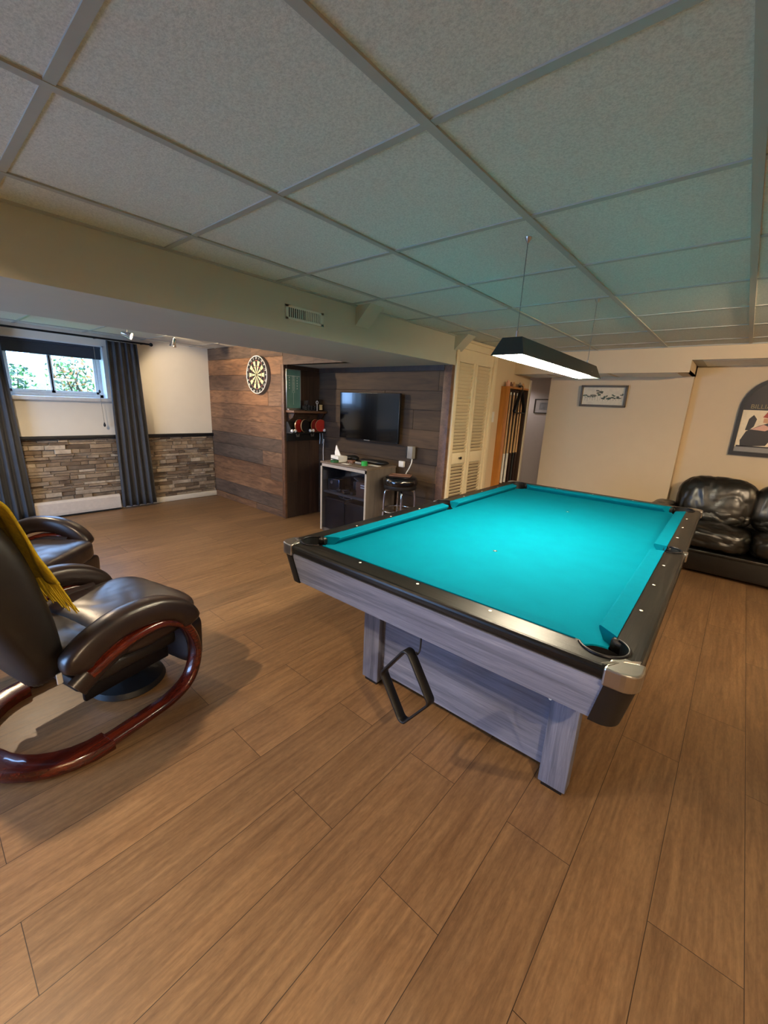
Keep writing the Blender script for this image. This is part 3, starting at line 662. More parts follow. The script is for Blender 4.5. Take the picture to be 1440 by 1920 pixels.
mg = thing('stemmed_glass', 'clear stemmed glass beside the scoreboard on the nook shelf', 'glass', (XN+.13, 3.262-.0, 1.3385))
MB().lathe([(.001, 0), (.024, 0), (.003, .006), (.003, .05), (.024, .07), (.026, .12), (.024, .12), (.022, .072), (.001, .056)], n=20, cap=False).build('glass', 'glass', mg)
pk = thing('acrylic_photo_block', 'clear acrylic photo block at the right end of the nook shelf', 'photo block', (XN+.09, 3.52, 1.3385), R_(10))
MB().box((-.008, -.045, 0), (.008, .045, .14), .002).build('acrylic_block', 'acrylic', pk); MB().box((.0082, -.03, .012), (.009, .028, .075), .0).build('photo_print', 'print_light', pk)
mgr = tag(MB().tube([(XN+.12+.018*math.cos(a*.524), 3.44+.018*math.sin(a*.524)*0, 1.44+.018*math.sin(a*.524)) for a in range(12)], .004, 8, closed=True).tube([(XN+.12, 3.44, 1.3385), (XN+.12, 3.44, 1.422)], .004).build('ring_trophy', 'plastic_white'), 'white ring on a short stand behind the shot glasses', 'ornament')
# paddle holder, paddles and balls
ph = thing('paddle_holder', 'black wall rack holding table tennis paddles under the nook shelf', 'rack', (XN+.016, 3.32, 1.08))
MB().box((0, -.27, -.11), (.012, .27, .125), .004).build('back_plate', 'black', ph); MB().box((0, -.28, -.014), (.125, .28, 0), .004).build('ledge', 'black', ph)
for y in (-.275, .255): MB().prism([(0, -.014), (.11, -.014), (.11, .02), (.04, .12), (0, .125)], y, y+.012, axis='Y').build('side', 'black', ph)
for i, (y, x, m_, lb, tl) in enumerate(((3.165, .05, 'red', 'bright red table tennis paddle, leftmost in the rack', 25), (3.235, .075, 'black', 'black-faced table tennis paddle in the rack', 25), (3.425, .045, 'darkred', 'dark red paddle half hidden behind the rightmost one', 18), (3.485, .075, 'red', 'round red table tennis paddle, rightmost in the rack', 10))):
    pd = thing('table_tennis_paddle', lb, 'paddle', (XN+.026+x, y+.03, 1.0815), R_({25: 14, 18: 6, 10: -8}[tl]), 'table tennis paddles')
    MB().lathe([(.001, -.006), (.078, -.006), (.078, .006), (.001, .006)], (0, 0, .075), 32, axis='X', cap=False).build('blade', 'cuewood', pd)
    MB().lathe([(.001, .0062), (.076, .0062), (.076, .008), (.001, .008)], (0, 0, .075), 32, axis='X', cap=False).build('rubber_sheet', m_, pd)
for y, x in ((3.06, .105), (3.10, .108), (3.33, .108), (3.375, .108), (3.56, .108)):
    tag(MB().sph((0, 0, 0), .02, n=10).build('table_tennis_ball', 'ball'), {3.06: 'white table tennis ball, first from the left on the rack ledge', 3.10: 'white table tennis ball, second from the left on the rack ledge', 3.33: 'white table tennis ball, left of the middle pair on the rack ledge', 3.375: 'white table tennis ball touching the dark red paddles on the ledge', 3.56: 'white table tennis ball at the right end of the rack ledge'}[y], 'ball', 'table tennis balls on the rack ledge').location = (XN+.016+x, y, 1.10)
for i, y in enumerate((3.505, 3.55)):
    tag(MB().tube([(XN+.10, y, 1.066), (XN+.10, y+.004, 1.0), (XN+.10, y-.002, .93)], .004, 6).build('hanging_strap', 'wire'), ('left' if i == 0 else 'right')+' grey strap hanging below the paddle rack', 'strap')
for i, y in enumerate((3.19, 3.42)):
    tag(MB().prism([(y-.02, 0), (y+.02, 0), (y+.028, .045), (y+.012, .045), (y+.008, .02), (y-.01, .02), (y-.014, .045), (y-.03, .045)], XN+.05, XN+.06, axis='X').xf(Matrix.Translation((0, 0, 1.021))).build('paddle_clip', 'silver'), ('left' if i == 0 else 'right')+' small silver clip under the paddle rack ledge', 'clip')
tag(MB().tube(smoothpath([(XN+.13, 3.545, .99), (XN+.125, 3.54, .86), (XN+.13, 3.54, .70), (XN+.14, 3.54, .3), (XN+.14, 3.54, .01)], 4), .0045, 6).build('power_cable', 'plastic_white'), 'white cable running down behind the cabinet below the paddle rack', 'cable')
# television
tv = thing('television', 'black wall-mounted flat television in the dark wood nook', 'television', (-3.255, YT-.09, 1.31))
MB().box((-.455, 0, -.265), (.455, .03, .265), .004).build('housing', 'tvframe', tv); MB().box((-.448, -.0015, -.255), (.448, .001, .258)).build('screen', 'tv', tv)
MB().box((-.12, .03, -.12), (.12, .074, .12)).build('wall_bracket', 'steel_dark', tv); MB().box((-.045, -.003, -.263), (.045, 0, -.257)).build('logo_bar', 'silver', tv)
# wall speaker with cable and small box
sp_ = thing('wall_speaker', 'small pale grey speaker box on the nook wall right of the television', 'speaker', (-2.66, YT-.07, .975))
MB().box((.0, -.03, -.065), (.07, .03, .065), .006).build('housing', 'print_grey', sp_); MB().box((-.012, -.032, -.06), (0, .03, .06), .003).build('grille', 'black', sp_); MB().box((.02, .03, -.02), (.05, .056, .02)).build('bracket', 'black', sp_)
tag(MB().tube(smoothpath([(-2.615, YT-.06, .91), (-2.615, YT-.07, .86), (-2.635, YT-.08, .80), (-2.67, YT-.085, .73), (-2.70, YT-.05, .60)], 6), .006, 8).build('white_cable', 'plastic_white'), 'white cable curving down from the grey wall speaker', 'cable')
tag(MB().box((-2.80, YT-.055, .80), (-2.735, YT-.02, .865), .004).build('outlet_box', 'plastic_white'), 'small pale outlet box on the nook wall behind the cabinet', 'outlet')

# ================================================================== CABINET
CX0, CX1, CY0, CY1, CT = -3.52, -2.815, 3.03, 3.50, .812
cb = thing('media_cabinet', 'grey glass-fronted cabinet with pale front edges standing in the nook', 'cabinet', (0, 0, 0))
b = MB(); b.box((CX0, CY0+.004, .04), (CX0+.02, CY1, CT-.02)); b.box((CX1-.02, CY0+.004, .04), (CX1, CY1, CT-.02)); b.box((CX0, CY0+.03, 0), (CX1, CY1, .04)); b.build('carcass', 'cab_grey', cb)
MB().box((CX0-.004, CY0-.004, CT-.02), (CX1+.004, CY1+.004, CT), .002).build('top', 'cab_top', cb)
MB().box((CX0+.02, CY1-.01, .04), (CX1-.02, CY1, CT-.02)).build('back_panel', 'navy2', cb)
MB().box((CX0+.02, CY0+.03, .46), (CX1-.02, CY1-.01, .485)).build('shelf', 'cab_grey', cb)
b = MB(); b.box((CX0, CY0, 0.02), (CX0+.022, CY0+.006, CT-.02)); b.box((CX1-.022, CY0, .02), (CX1, CY0+.006, CT-.02)); b.box((CX0, CY0, CT-.052), (CX1, CY0+.006, CT-.018)); b.build('edge_frame', 'cab_edge', cb)
MB().box((CX0+.024, CY0+.008, .05), (CX1-.024, CY0+.012, CT-.055)).build('glass_door', 'tint', cb)
for i, x in enumerate((CX0+.03, (CX0+CX1)/2+.008)):
    bn = thing('storage_bin', ('left' if i == 0 else 'right')+' dark navy bin on the bottom of the glass cabinet', 'bin', (x+.155, CY0+.2, .041), group='dark bins in the glass cabinet')
    MB().box((-.15, -.16, 0), (.16, .2, .355), .006).build('box', 'navy', bn); MB().box((-.155, -.165, .34), (.165, .205, .362), .004).build('lid', 'navy', bn)
rs = random.Random(5); cc = smoothpath([(CX0+.22+rs.uniform(-.03, .17), CY0+.08+rs.uniform(0, .05), .411+rs.uniform(0, .035)) for _ in range(16)], 5)
tag(MB().tube(cc, .004, 6).build('chain', 'chrome'), 'tangle of shiny chain lying on top of the dark bins', 'chain')
ck = thing('chrome_box', 'shiny chrome-framed box at the left of the cabinet shelf', 'box', (CX0+.13, CY0+.13, .486), R_(8))
MB().box((-.075, -.05, 0), (.075, .06, .13), .006).build('case', 'black', ck)
b = MB()
for q in ((-.077, 0, -.070, .132), (.070, 0, .077, .132), (-.077, 0, .077, .006), (-.077, .126, .077, .132)): b.box((q[0], -.054, q[1]), (q[2], -.049, q[3]), .001)
b.build('rim', 'chrome', ck); MB().lathe([(.018, -.058), (.018, -.05)], (-.03, 0, .095), 16, axis='Y').build('dial', 'chrome', ck)
bx = thing('card_box', 'brown box with white labels at the right of the cabinet shelf', 'box', (CX1-.105, CY0+.13, .486))
MB().box((-.075, -.09, 0), (.078, .10, .165), .003).build('carton', 'brown_card', bx)
for z in (.105, .13): MB().box((-.01, -.0915, z), (.06, -.090, z+.013)).build('label_sticker', 'paper', bx)
tag(MB().box((-.1, -.06, 0), (.1, .06, .012), .003, mat=Matrix.Translation((CX0+.41, CY0+.27, .60)) @ Matrix.Rotation(.4, 4, 'Y')).box((CX0+.36, CY0+.24, .486), (CX0+.44, CY0+.3, .59), .004).build('paper_stack', 'print_grey'), 'grey papers tilted on a block behind the brown box', 'papers')
for i, (x, y, l) in enumerate(((.24, .07, .07), (.31, .10, .09), (.37, .06, .08), (.44, .09, .07), (.29, .17, .08))):
    lb = ('short black remote nearest the chrome box', 'long black remote lying behind the front ones', 'black remote in the middle of the cabinet shelf', 'black remote lying next to the brown box', 'black remote deepest on the cabinet shelf')[i]
    t = thing('remote_control', lb, 'remote', (CX0+x, CY0+y, .486), R_(30*i)); MB().box((-l/2, -.02, 0), (l/2, .02, .035), .008).build('body', 'black', t)
    MB().lathe([(.006, .035), (.006, .038)], (0, 0, 0), 10).build('button', 'chrome', t)
for i in range(4):
    tag(MB().box((-.008, -.05, 0), (.008, .05, .10), .002).build('disc_case', 'print_grey'), ('first', 'second', 'third', 'last')[i]+' upright pale case from the left behind the chrome box', 'case', 'upright cases on the cabinet shelf').location = (CX0+.255+i*.03, CY0+.33, .486)
# on the cabinet
tb = thing('tissue_box', 'white tissue box with a tissue sticking up on the cabinet', 'tissue box', (-3.40, 3.19, CT), R_(-12))
MB().box((-.07, -.06, 0), (.09, .06, .065), .003).build('carton', 'paper', tb); MB().box((-.071, -.0612, .02), (.091, -.0602, .03)).build('printed_stripe', 'black', tb)
vs = []; 
for j in range(9):
    v_ = j/8
    for i in range(13):
        u = i/12*2*math.pi; r = (.042*(1-v_)**.8+.004)*(1+.3*math.sin(3*u+j*.5)); vs.append((r*math.cos(u)-.012-v_*.035, r*.6*math.sin(u), .06+v_*.115))
MB().add(vs, [(j*13+i, j*13+i+1, (j+1)*13+i+1, (j+1)*13+i) for j in range(8) for i in range(12)], 0, 0, True).build('tissue', 'tissue', tb)
def ring(c, ro, ri, h, mat, name, label, cat, grp=None):
    return tag(MB().lathe([(ri, 0), (ro, 0), (ro, h), (ri, h), (ri, 0)], n=32, cap=False).build(name, mat), label, cat, grp), c
for c_, ro, ri, h, mt_, lb in (((-3.355, 3.09, CT), .045, .03, .024, 'green_dark', 'dark green tape roll lying flat at the left front of the cabinet'), ((-3.0, 3.19, CT), .033, .027, .045, 'green_tape', 'bright green tape roll standing on its rim near the cabinet corner')):
    tag(MB().lathe([(ri, 0), (ro, 0), (ro, h), (ri, h), (ri, 0)], n=32, cap=False).build('tape_roll', mt_), lb, 'tape roll').location = c_
tag(puff((.40, .16, .05), 'black_jacket', 'black', e=2.4, wr=.012, wfreq=9, seed=4, n=24), 'crumpled black cloth lying along the back of the cabinet', 'cloth').location = (-3.04, 3.39, CT+.024)
tag(puff((.2, .13, .06), 'black_bag', 'black', e=2.6, wr=.01, wfreq=10, seed=9, n=20), 'small black bag behind the tissue box', 'bag').location = (-3.38, 3.38, CT+.028)
tag(MB().box((-.04, -.03, 0), (.04, .03, .03), .004).build('playing_card_box', 'brown_card'), 'small brown box in the middle of the cabinet top', 'box').location = (-3.22, 3.22, CT)
tag(MB().tube([(-.06, 0, 0), (.06, 0, 0)], .014, 12).build('grey_marker', 'print_grey'), 'grey cylinder lying beside the bright green tape roll', 'tube').location = (-3.085, 3.21, CT+.014)
tag(MB().box((-.07, -.03, 0), (.07, .03, .004), .001).build('paper_slip', 'paper'), 'white slip of paper right of the bright green tape roll', 'paper').location = (-2.93, 3.28, CT)
tag(MB().box((-.05, -.03, 0), (.05, .03, .003), .001).build('envelope', 'paper'), 'small white card at the front edge of the cabinet top', 'paper').location = (-3.18, 3.10, CT)
tag(MB().lathe([(.008, .0), (.010, .004), (.003, .008), (.003, .02), (.006, .024), (.001, .027)], n=12).build('push_pin', 'chrome'), 'tiny shiny knob standing at the front edge of the cabinet top', 'knob').location = (-3.15, 3.12, CT+.0035)
tag(MB().box((-.06, -.004, 0), (.06, .004, .004), .001).build('silver_pen', 'silver'), 'silver pen lying across the back of the tissue box', 'pen').location = (-3.28, 3.24, CT)
# bar stool
st = thing('bar_stool', 'round black bar stool with chrome legs in front of the nook', 'bar stool', (-2.56, 3.27, 0))
MB().lathe([(.001, .66), (.16, .66), (.172, .67), (.178, .70), (.172, .735), (.15, .752), (.06, .757), (.001, .757)], n=40, cap=False).build('seat', 'seatvinyl', st)
MB().lathe([(.001, .63), (.165, .63), (.17, .635), (.17, .668), (.001, .668)], n=40, cap=False).build('seat_band', 'black', st)
for k in range(4):
    a = R_(45+90*k); c1, s1 = math.cos(a), math.sin(a)
    MB().tube(smoothpath([(.05*c1, .05*s1, .615), (.12*c1, .12*s1, .612), (.155*c1, .155*s1, .57), (.165*c1, .165*s1, .35), (.195*c1, .195*s1, .012)], 6), .0115, 12).build('leg', 'chrome', st)
for z, r in ((.40, .176), (.33, .168)): MB().tube([(r*math.cos(2*math.pi*k/40), r*math.sin(2*math.pi*k/40), z) for k in range(40)], .0095, 10, closed=True).build('foot_ring', 'chrome', st)
for a in (0, 90): MB().tube([(-.15*math.cos(R_(a+45)), -.15*math.sin(R_(a+45)), .3), (.16*math.cos(R_(a+45)), .16*math.sin(R_(a+45)), .37)], .006, 8).build('cross_bar', 'chrome', st)
mz = thing('magazine', 'brown magazine lying on the black bar stool seat', 'magazine', (-2.57, 3.28, .758), R_(28)); MB().box((-.11, -.075, 0), (.11, .075, .008), .002).build('pages', 'brown_card', mz); MB().box((-.09, .02, .0081), (.09, .03, .0086)).build('title_band', 'print_pink', mz)

# ================================================================== CUE RACK
CRX = BX1
cr = thing('cue_rack', 'tall honey oak wall rack holding pool cues', 'cue rack', (CRX, 4.62, 0)); z0, z1 = .18, 1.72
MB().box((0, 0, z0), (.105, .018, z1), .002).build('side_panel', 'oak', cr); MB().box((0, .56, z0), (.09, .578, z1), .002).build('side_panel', 'darkwood', cr)
MB().box((0, .018, z0), (.008, .56, z1)).build('back_panel', 'darkwood', cr)
MB().box((0, .018, z0), (.1, .56, z0+.02)).build('bottom_rail', 'oak', cr); MB().box((.0, .018, z1-.02), (.10, .56, z1)).build('top_rail', 'oak', cr)
for i, (y, z, s1, mt_) in enumerate(((.07, 1.0, .85, 'cuebutt'), (.16, 1.05, .9, 'paper'), (.25, 1.0, .88, 'paper'), (.34, 1.1, .8, 'cuebutt'), (.43, 1.05, .85, 'black'), (.50, 1.02, .86, 'cuebutt'))):
    lb = ('dark-butt pool cue nearest the near side of the oak rack', 'pool cue with a long white wrap, nearer of the white-wrapped pair', 'pool cue with a white wrap, farther of the white-wrapped pair', 'dark-butt pool cue in the middle of the rack behind the triangle', 'black-butt pool cue behind the right side of the triangle', 'dark-butt pool cue at the far side of the rack')[i]
    q = thing('pool_cue', lb, 'pool cue', (CRX+.055, 4.62+y, z0+.021), group='pool cues in the oak rack')
    MB().lathe([(.015, 0), (.0145, .38)], n=12).build('butt', 'cuebutt', q); MB().lathe([(.0148, .38), (.0135, .74)], n=12).build('wrap', mt_, q)
    MB().lathe([(.0130, .74), (.0066, 1.43)], n=12).build('shaft', 'cuewood', q); MB().lathe([(.0066, 1.43), (.0066, 1.46)], n=12).build('tip', 'pearl', q)
tr = thing('triangle_rack', 'black triangle ball rack hanging on the front of the cue rack', 'triangle rack', (CRX+.125, 4.90, 1.44))
pts = []
for (y, z, a0) in ((-.13, 0, 210), (.15, 0, -30), (.01, .24, 90)):
    for k in range(6): a = R_(a0-60+k*24); pts.append((0, y*.86+.02*math.cos(a)*1, z*.9+.02*math.sin(a)+.01))
MB().strip(pts, .04, .012, (1, 0, 0), closed=True).build('frame', 'rubber', tr)
tag(MB().tube(smoothpath([(CRX+.10, 4.91, 1.74), (CRX+.13, 4.91, 1.735), (CRX+.135, 4.91, 1.70), (CRX+.12, 4.91, 1.66)], 5), .005, 8).box((CRX+.085, 4.90, 1.7205), (CRX+.105, 4.92, 1.745)).build('hanging_hook', 'rubber'), 'black hook on top of the cue rack carrying the triangle', 'hook')
for i, (y, h, mt_, lb) in enumerate(((4.67, .05, 'print_pink', 'pinkish chalk holder on the near end of the cue rack top'), (4.75, .035, 'brown_card', 'brown chalk cube on top of the cue rack'), (4.83, .04, 'cuewood', 'pale wooden peg on top of the cue rack'), (5.0, .045, 'print_grey', 'grey chalk cube on top of the cue rack past the hook'), (5.1, .04, 'cuewood', 'wooden peg at the far end of the cue rack top'))):
    tag(MB().box((-.02, -.02, 0), (.02, .02, h), .006).sph((0, 0, h+.008), .012, n=8).build('chalk_holder', mt_), lb, 'chalk').location = (CRX+.055, y, 1.7205)

# ================================================================== PICTURES
def picture(name, x0, x1, z0, z1, y, fw, depth, fm, mm, label, tilt=0):
    t = thing(name, label, 'picture', ((x0+x1)/2, y, z0)); w_, h = (x1-x0)/2, z1-z0; f = MB(); ctl = Matrix.Rotation(tilt, 4, 'X')
    for q in ((-w_, 0, w_, fw), (-w_, h-fw, w_, h), (-w_, 0, -w_+fw, h), (w_-fw, 0, w_, h)): f.box((q[0], -depth, q[1]), (q[2], 0, q[3]), .003)
    f.xf(ctl).build('frame', fm, t); MB().box((-w_+fw, -depth*.4, fw), (w_-fw, 0, h-fw)).xf(ctl).build('mat_board', mm, t); return t, w_, h, ctl
t, w_, h, ctl = picture('framed_print', -1.565, -1.075, 1.545, 1.785, YF1, .022, .035, 'frame_brown', 'mat_cream', 'long framed drawing of little trees on the far beige wall', R_(4))
b = MB(); rs = random.Random(9); yy = -.0146
for i in range(15):
    x = -w_+.05+i*(2*w_-.1)/14; hh = rs.uniform(.03, .10) if i not in (5, 6) else .12; base = .07+rs.uniform(-.01, .01)
    b.box((x-.0012, yy, base), (x+.0012, yy+.001, base+hh), mi=1)
    for k in range(5):
        r = rs.uniform(.007, .014) if i not in (5, 6) else rs.uniform(.012, .022); cx_, cz = x+rs.uniform(-.015, .015), base+hh*rs.uniform(.5, 1)
        b.add([(cx_+r*math.cos(a*.785)*rs.uniform(.6, 1.2), yy-.0004, cz+r*.6*math.sin(a*.785)*rs.uniform(.6, 1.2)) for a in range(8)], [tuple(range(8))], rs.randrange(2))
b.xf(ctl).build('drawn_trees', ['ink', 'ink2'], t)
t, w_, h, ctl = picture('small_photo', -2.40, -2.11, 1.435, 1.635, 6.15, .010, .018, 'frame_black', 'mat_white', 'small black-framed photo on the hallway wall past the cue rack')
MB().box((-.07, -.0085, .05), (.07, -.008, .15)).build('photo_print', 'photo', t)
# arch-topped billiard poster
ar = thing('arched_poster', 'arch-topped framed billiard poster on the right of the far wall', 'poster', (.20, YF2, 1.12)); AW, AS, AH = .285, .57, .76
def arch(w_, z0, zs, zt, n=20): return [(-w_, z0), (w_, z0), (w_, zs)]+[(w_*math.cos(math.pi*k/n), zs+(zt-zs)*math.sin(math.pi*k/n)) for k in range(1, n)]+[(-w_, zs)]
outer = arch(AW, 0, .46, AH); inner = arch(AW-.032, .035, .46, AH-.035)
b = MB(); nO = len(outer); vs = [(p[0], -.03, p[1]) for p in outer]+[(p[0], -.03, p[1]) for p in inner]+[(p[0], 0, p[1]) for p in outer]+[(p[0], -.012, p[1]) for p in inner]
b.add(vs, [(i, (i+1) % nO, nO+(i+1) % nO, nO+i) for i in range(nO)]+[(2*nO+i, 2*nO+(i+1) % nO, (i+1) % nO, i) for i in range(nO)]+[(nO+i, nO+(i+1) % nO, 3*nO+(i+1) % nO, 3*nO+i) for i in range(nO)]); b.build('frame', 'frame_black', ar)
MB().prism(inner, -.014, -.002, axis='Y').build('backing', 'print_dark', ar)
b = MB(); q = -.0145; W_ = AW-.035
def pl(poly, mi, d=0): b.add([(x, q-d*.0004, z) for x, z in poly], [tuple(range(len(poly)))], mi)
pl([(-W_, .04), (W_, .04), (W_, .445), (-W_, .445)], 0); pl([(-W_, .04), (W_, .04), (W_, .10), (-W_, .085)], 4, 1)
pl([(-W_+.01, .10), (W_, .10), (W_, .09), (-W_+.01, .085)], 1, 2)
pl([(-.21, .09), (-.02, .11), (.03, .22), (.06, .30), (-.03, .33), (-.10, .30), (-.19, .24), (-.22, .15)], 1, 2)
pl([(-.2, .25), (-.19, .36), (-.16, .40), (-.13, .36), (-.14, .29), (-.17, .25)], 1, 3)
pl([(-.16, .26), (-.07, .31), (.0, .28), (-.05, .25)], 5, 4); pl([(-.08, .33), (.06, .31), (.20, .26), (.19, .30), (.06, .36), (-.08, .37)], 2, 4)
pl([(-.09, .38), (-.06, .44), (.10, .44), (.13, .38), (.02, .36)], 3, 4); pl([(-.05, .41), (-.04, .44), (.08, .44), (.06, .40)], 6, 5)
pl([(.0, .10), (.24, .11), (.24, .24), (.12, .27), (.03, .20)], 5, 3); b.build('poster_picture', ['print_light', 'print_dark', 'skin', 'print_red', 'print_grey', 'print_pink', 'cream_seg'], ar)
text('BILLIARD', .058, 'lettering', 'gold', ar, (-.085, -.0155, .478), (math.pi/2, 0, 0)); 
b = MB(); q = -.0145; pl([(-.02, .53), (.06, .58), (.2, .60), (.2, .57), (.08, .54), (.0, .51)], 0, 1); b.build('printed_hand', ['skin'], ar)

# ================================================================== SOFA
so = thing('leather_sofa', 'black leather sofa against the far wall beside the pool table', 'sofa', (-.62, 4.80, 0)); LB = 'leather_black'
MB().box((.03, .03, .03), (2.25, .70, .24), .02, seg=3).build('base', LB, so); MB().box((.02, .012, .215), (2.26, .05, .245), .008, seg=3).build('base_piping', LB, so)
for k in range(3):
    x = .27+k*.60
    puff((.61, .64, .235), 'seat_cushion', LB, so, (x+.30, .31, .345), (R_(-3), 0, 0), e=4.2, wr=.014, wfreq=9, seed=k+1, aniso=(1, .6, 1), crown=.02)
    puff((.66, .30, .50), 'back_cushion', LB, so, (x+.27, .50, .655), (R_(-12), 0, 0), e=3.0, wr=.015, wfreq=8, seed=k+14, aniso=(1, 1, .45))
    puff((.58, .22, .2), 'lumbar_roll', LB, so, (x+.29, .44, .52), (R_(-8), 0, 0), e=2.8, wr=.016, wfreq=8, seed=k+21)
for x in (.13, 2.16): puff((.28, .70, .36), 'armrest', LB, so, (x, .36, .43), e=3, wr=.012, wfreq=6, seed=int(x*10)+31)
MB().box((.34, .60, .2), (2.2, .73, .72), .04, seg=3).build('back_frame', LB, so)

# ================================================================== POOL TABLE
TH = .016
pt = thing('pool_table', 'large pool table with turquoise cloth, black rails and grey wood body', 'pool table', (-.842, 2.465, 0), TH)
HW, HL, NW, NL_ = .748, 1.352, .595, 1.19; ZR, ZB = .80, .762
cut = []
for sx in (-1, 1):
    for sy_ in (-1, 1):
        m_ = MB().lathe([(.066, .5), (.066, .9)], (sx*(NW+.040), sy_*(NL_+.040), 0), 32)
        a = math.atan2(sy_, sx); cx_, cy2 = sx*(NW+.040), sy_*(NL_+.040)
        cut.append(m_.build('cut', 'black', pt))
    cut.append(MB().lathe([(.058, .5), (.058, .9)], (sx*(NW+.072), 0, 0), 32).build('cut', 'black', pt))
# rails (mitred), cut by the pockets
ri = .047
for sy_ in (-1, 1):
    poly = [(-HW+.023, sy_*(HL-.023)), (-HW+.042, sy_*(HL-.004)), (HW-.042, sy_*(HL-.004)), (HW-.023, sy_*(HL-.023)), (NW+ri, sy_*(NL_+ri)), (-NW-ri, sy_*(NL_+ri))]
    o = MB().prism(poly, .757, ZR-.0).build('rail', 'rail_x', pt); bv = o.modifiers.new('b', 'BEVEL'); bv.width = .014; bv.segments = 3; bv.limit_method = 'ANGLE'; bv.angle_limit = R_(60)
    boolean(o, [c_ for c_ in cut]); rl = o
    for k in (-2, -1, 0, 1, 2):
        if k in (-1, 0, 1): MB().lathe([(.0058, ZR), (.0058, ZR+.0008)], (k*NW/2, sy_*(NL_+.085), 0), 16).build('sight', 'pearl', rl)
for sx in (-1, 1):
    poly = [(sx*(HW-.023), -HL+.023), (sx*(HW-.004), -HL+.042), (sx*(HW-.004), HL-.042), (sx*(HW-.023), HL-.023), (sx*(NW+ri), NL_+ri), (sx*(NW+ri), -NL_-ri)]
    o = MB().prism(poly, .757, ZR).build('rail', 'rail', pt); bv = o.modifiers.new('b', 'BEVEL'); bv.width = .014; bv.segments = 3; bv.limit_method = 'ANGLE'; bv.angle_limit = R_(60)
    boolean(o, [c_ for c_ in cut]); rl = o
    for k in (-3, -2, -1, 1, 2, 3): MB().lathe([(.0058, ZR), (.0058, ZR+.0008)], (sx*(NW+.085), k*NL_/4, 0), 16).build('sight', 'pearl', rl)
# bed
bed = MB().box((-NW-.045, -NL_-.045, ZB-.025), (NW+.045, NL_+.045, ZB)).build('playing_bed', 'cloth', pt); boolean(bed, cut)
for c_ in cut: bpy.data.objects.remove(c_)
for y in (-.595, .600):
    MB().lathe([(.011, ZB), (.011, ZB+.0006)], (0, y, 0), 20).build('ball_spot', 'rubber', pt); MB().lathe([(.0035, ZB+.0006), (.0035, ZB+.0010)], (0, y, 0), 12).build('ball_spot', 'pearl', pt)
# cushions: o = outward from nose; ends slant into the pockets
def cush(p0, p1, out, s0, s1):
    p0, p1, out = Vector(p0), Vector(p1), Vector(out); d = (p1-p0).normalized(); prof = [(0, .797), (.006, .801), (ri+.014, ZR+.0035), (ri+.014, .790), (ri+.002, .760), (.022, .762), (.003, .786)]; vs = []
    for (pp, sg, sl) in ((p0, -1, s0), (p1, 1, s1)):
        for o_, z in prof: q = pp+out*o_+d*sg*o_*sl; vs.append((q.x, q.y, z))
    n = len(prof); b = MB().add(vs, [tuple(range(n)), tuple(range(n, 2*n))]+[(i, (i+1) % n, n+(i+1) % n, n+i) for i in range(n)]); return b.build('cushion', 'cushion', pt)
cg, sg_ = .085, .066
for s in (-1, 1):
    cush((-NW+cg, s*NL_, 0), (NW-cg, s*NL_, 0), (0, s, 0), .85, .85)
    cush((s*NW, -NL_+cg, 0), (s*NW, -sg_, 0), (s, 0, 0), .85, .25); cush((s*NW, sg_, 0), (s*NW, NL_-cg, 0), (s, 0, 0), .25, .85)
# pockets
for sx in (-1, 1):
    for sy_ in (-1, 0, 1):
        if sy_: cx_, cy2, r, ang, half = sx*(NW+.040), sy_*(NL_+.040), .064, math.atan2(sy_, sx), 100
        else: cx_, cy2, r, ang, half = sx*(NW+.072), 0, .056, 0 if sx > 0 else math.pi, 85
        pk = MB().lathe([(r-.004, .70), (r-.001, ZB-.004)], (cx_, cy2, 0), 32, cap=False).lathe([(r*.75, .655), (r-.004, .70)], (cx_, cy2, 0), 32, cap=False)
        pk.lathe([(.001, .655), (r*.75, .655)], (cx_, cy2, 0), 32, cap=False)
        pts = [(cx_+r*math.cos(ang+R_(t_)), cy2+r*math.sin(ang+R_(t_)), 0) for t_ in range(-half, half+1, 8)]
        for i in range(len(pts)-1):
            a, c_ = pts[i], pts[i+1]; pk.add([(a[0], a[1], .70), (c_[0], c_[1], .70), (c_[0], c_[1], ZR), (a[0], a[1], ZR)], [(0, 1, 2, 3)], 0, 0, True)
        po = pk.build('pocket', 'rubber', pt)
        pts = [(cx_+(r+.003)*math.cos(ang+R_(t_)), cy2+(r+.003)*math.sin(ang+R_(t_)), ZR+.001) for t_ in range(-half-8, half+9, 8)]
        MB().strip(pts, .010, .008, (0, 0, 1)).build('pocket_rim', 'steel_dark', po)
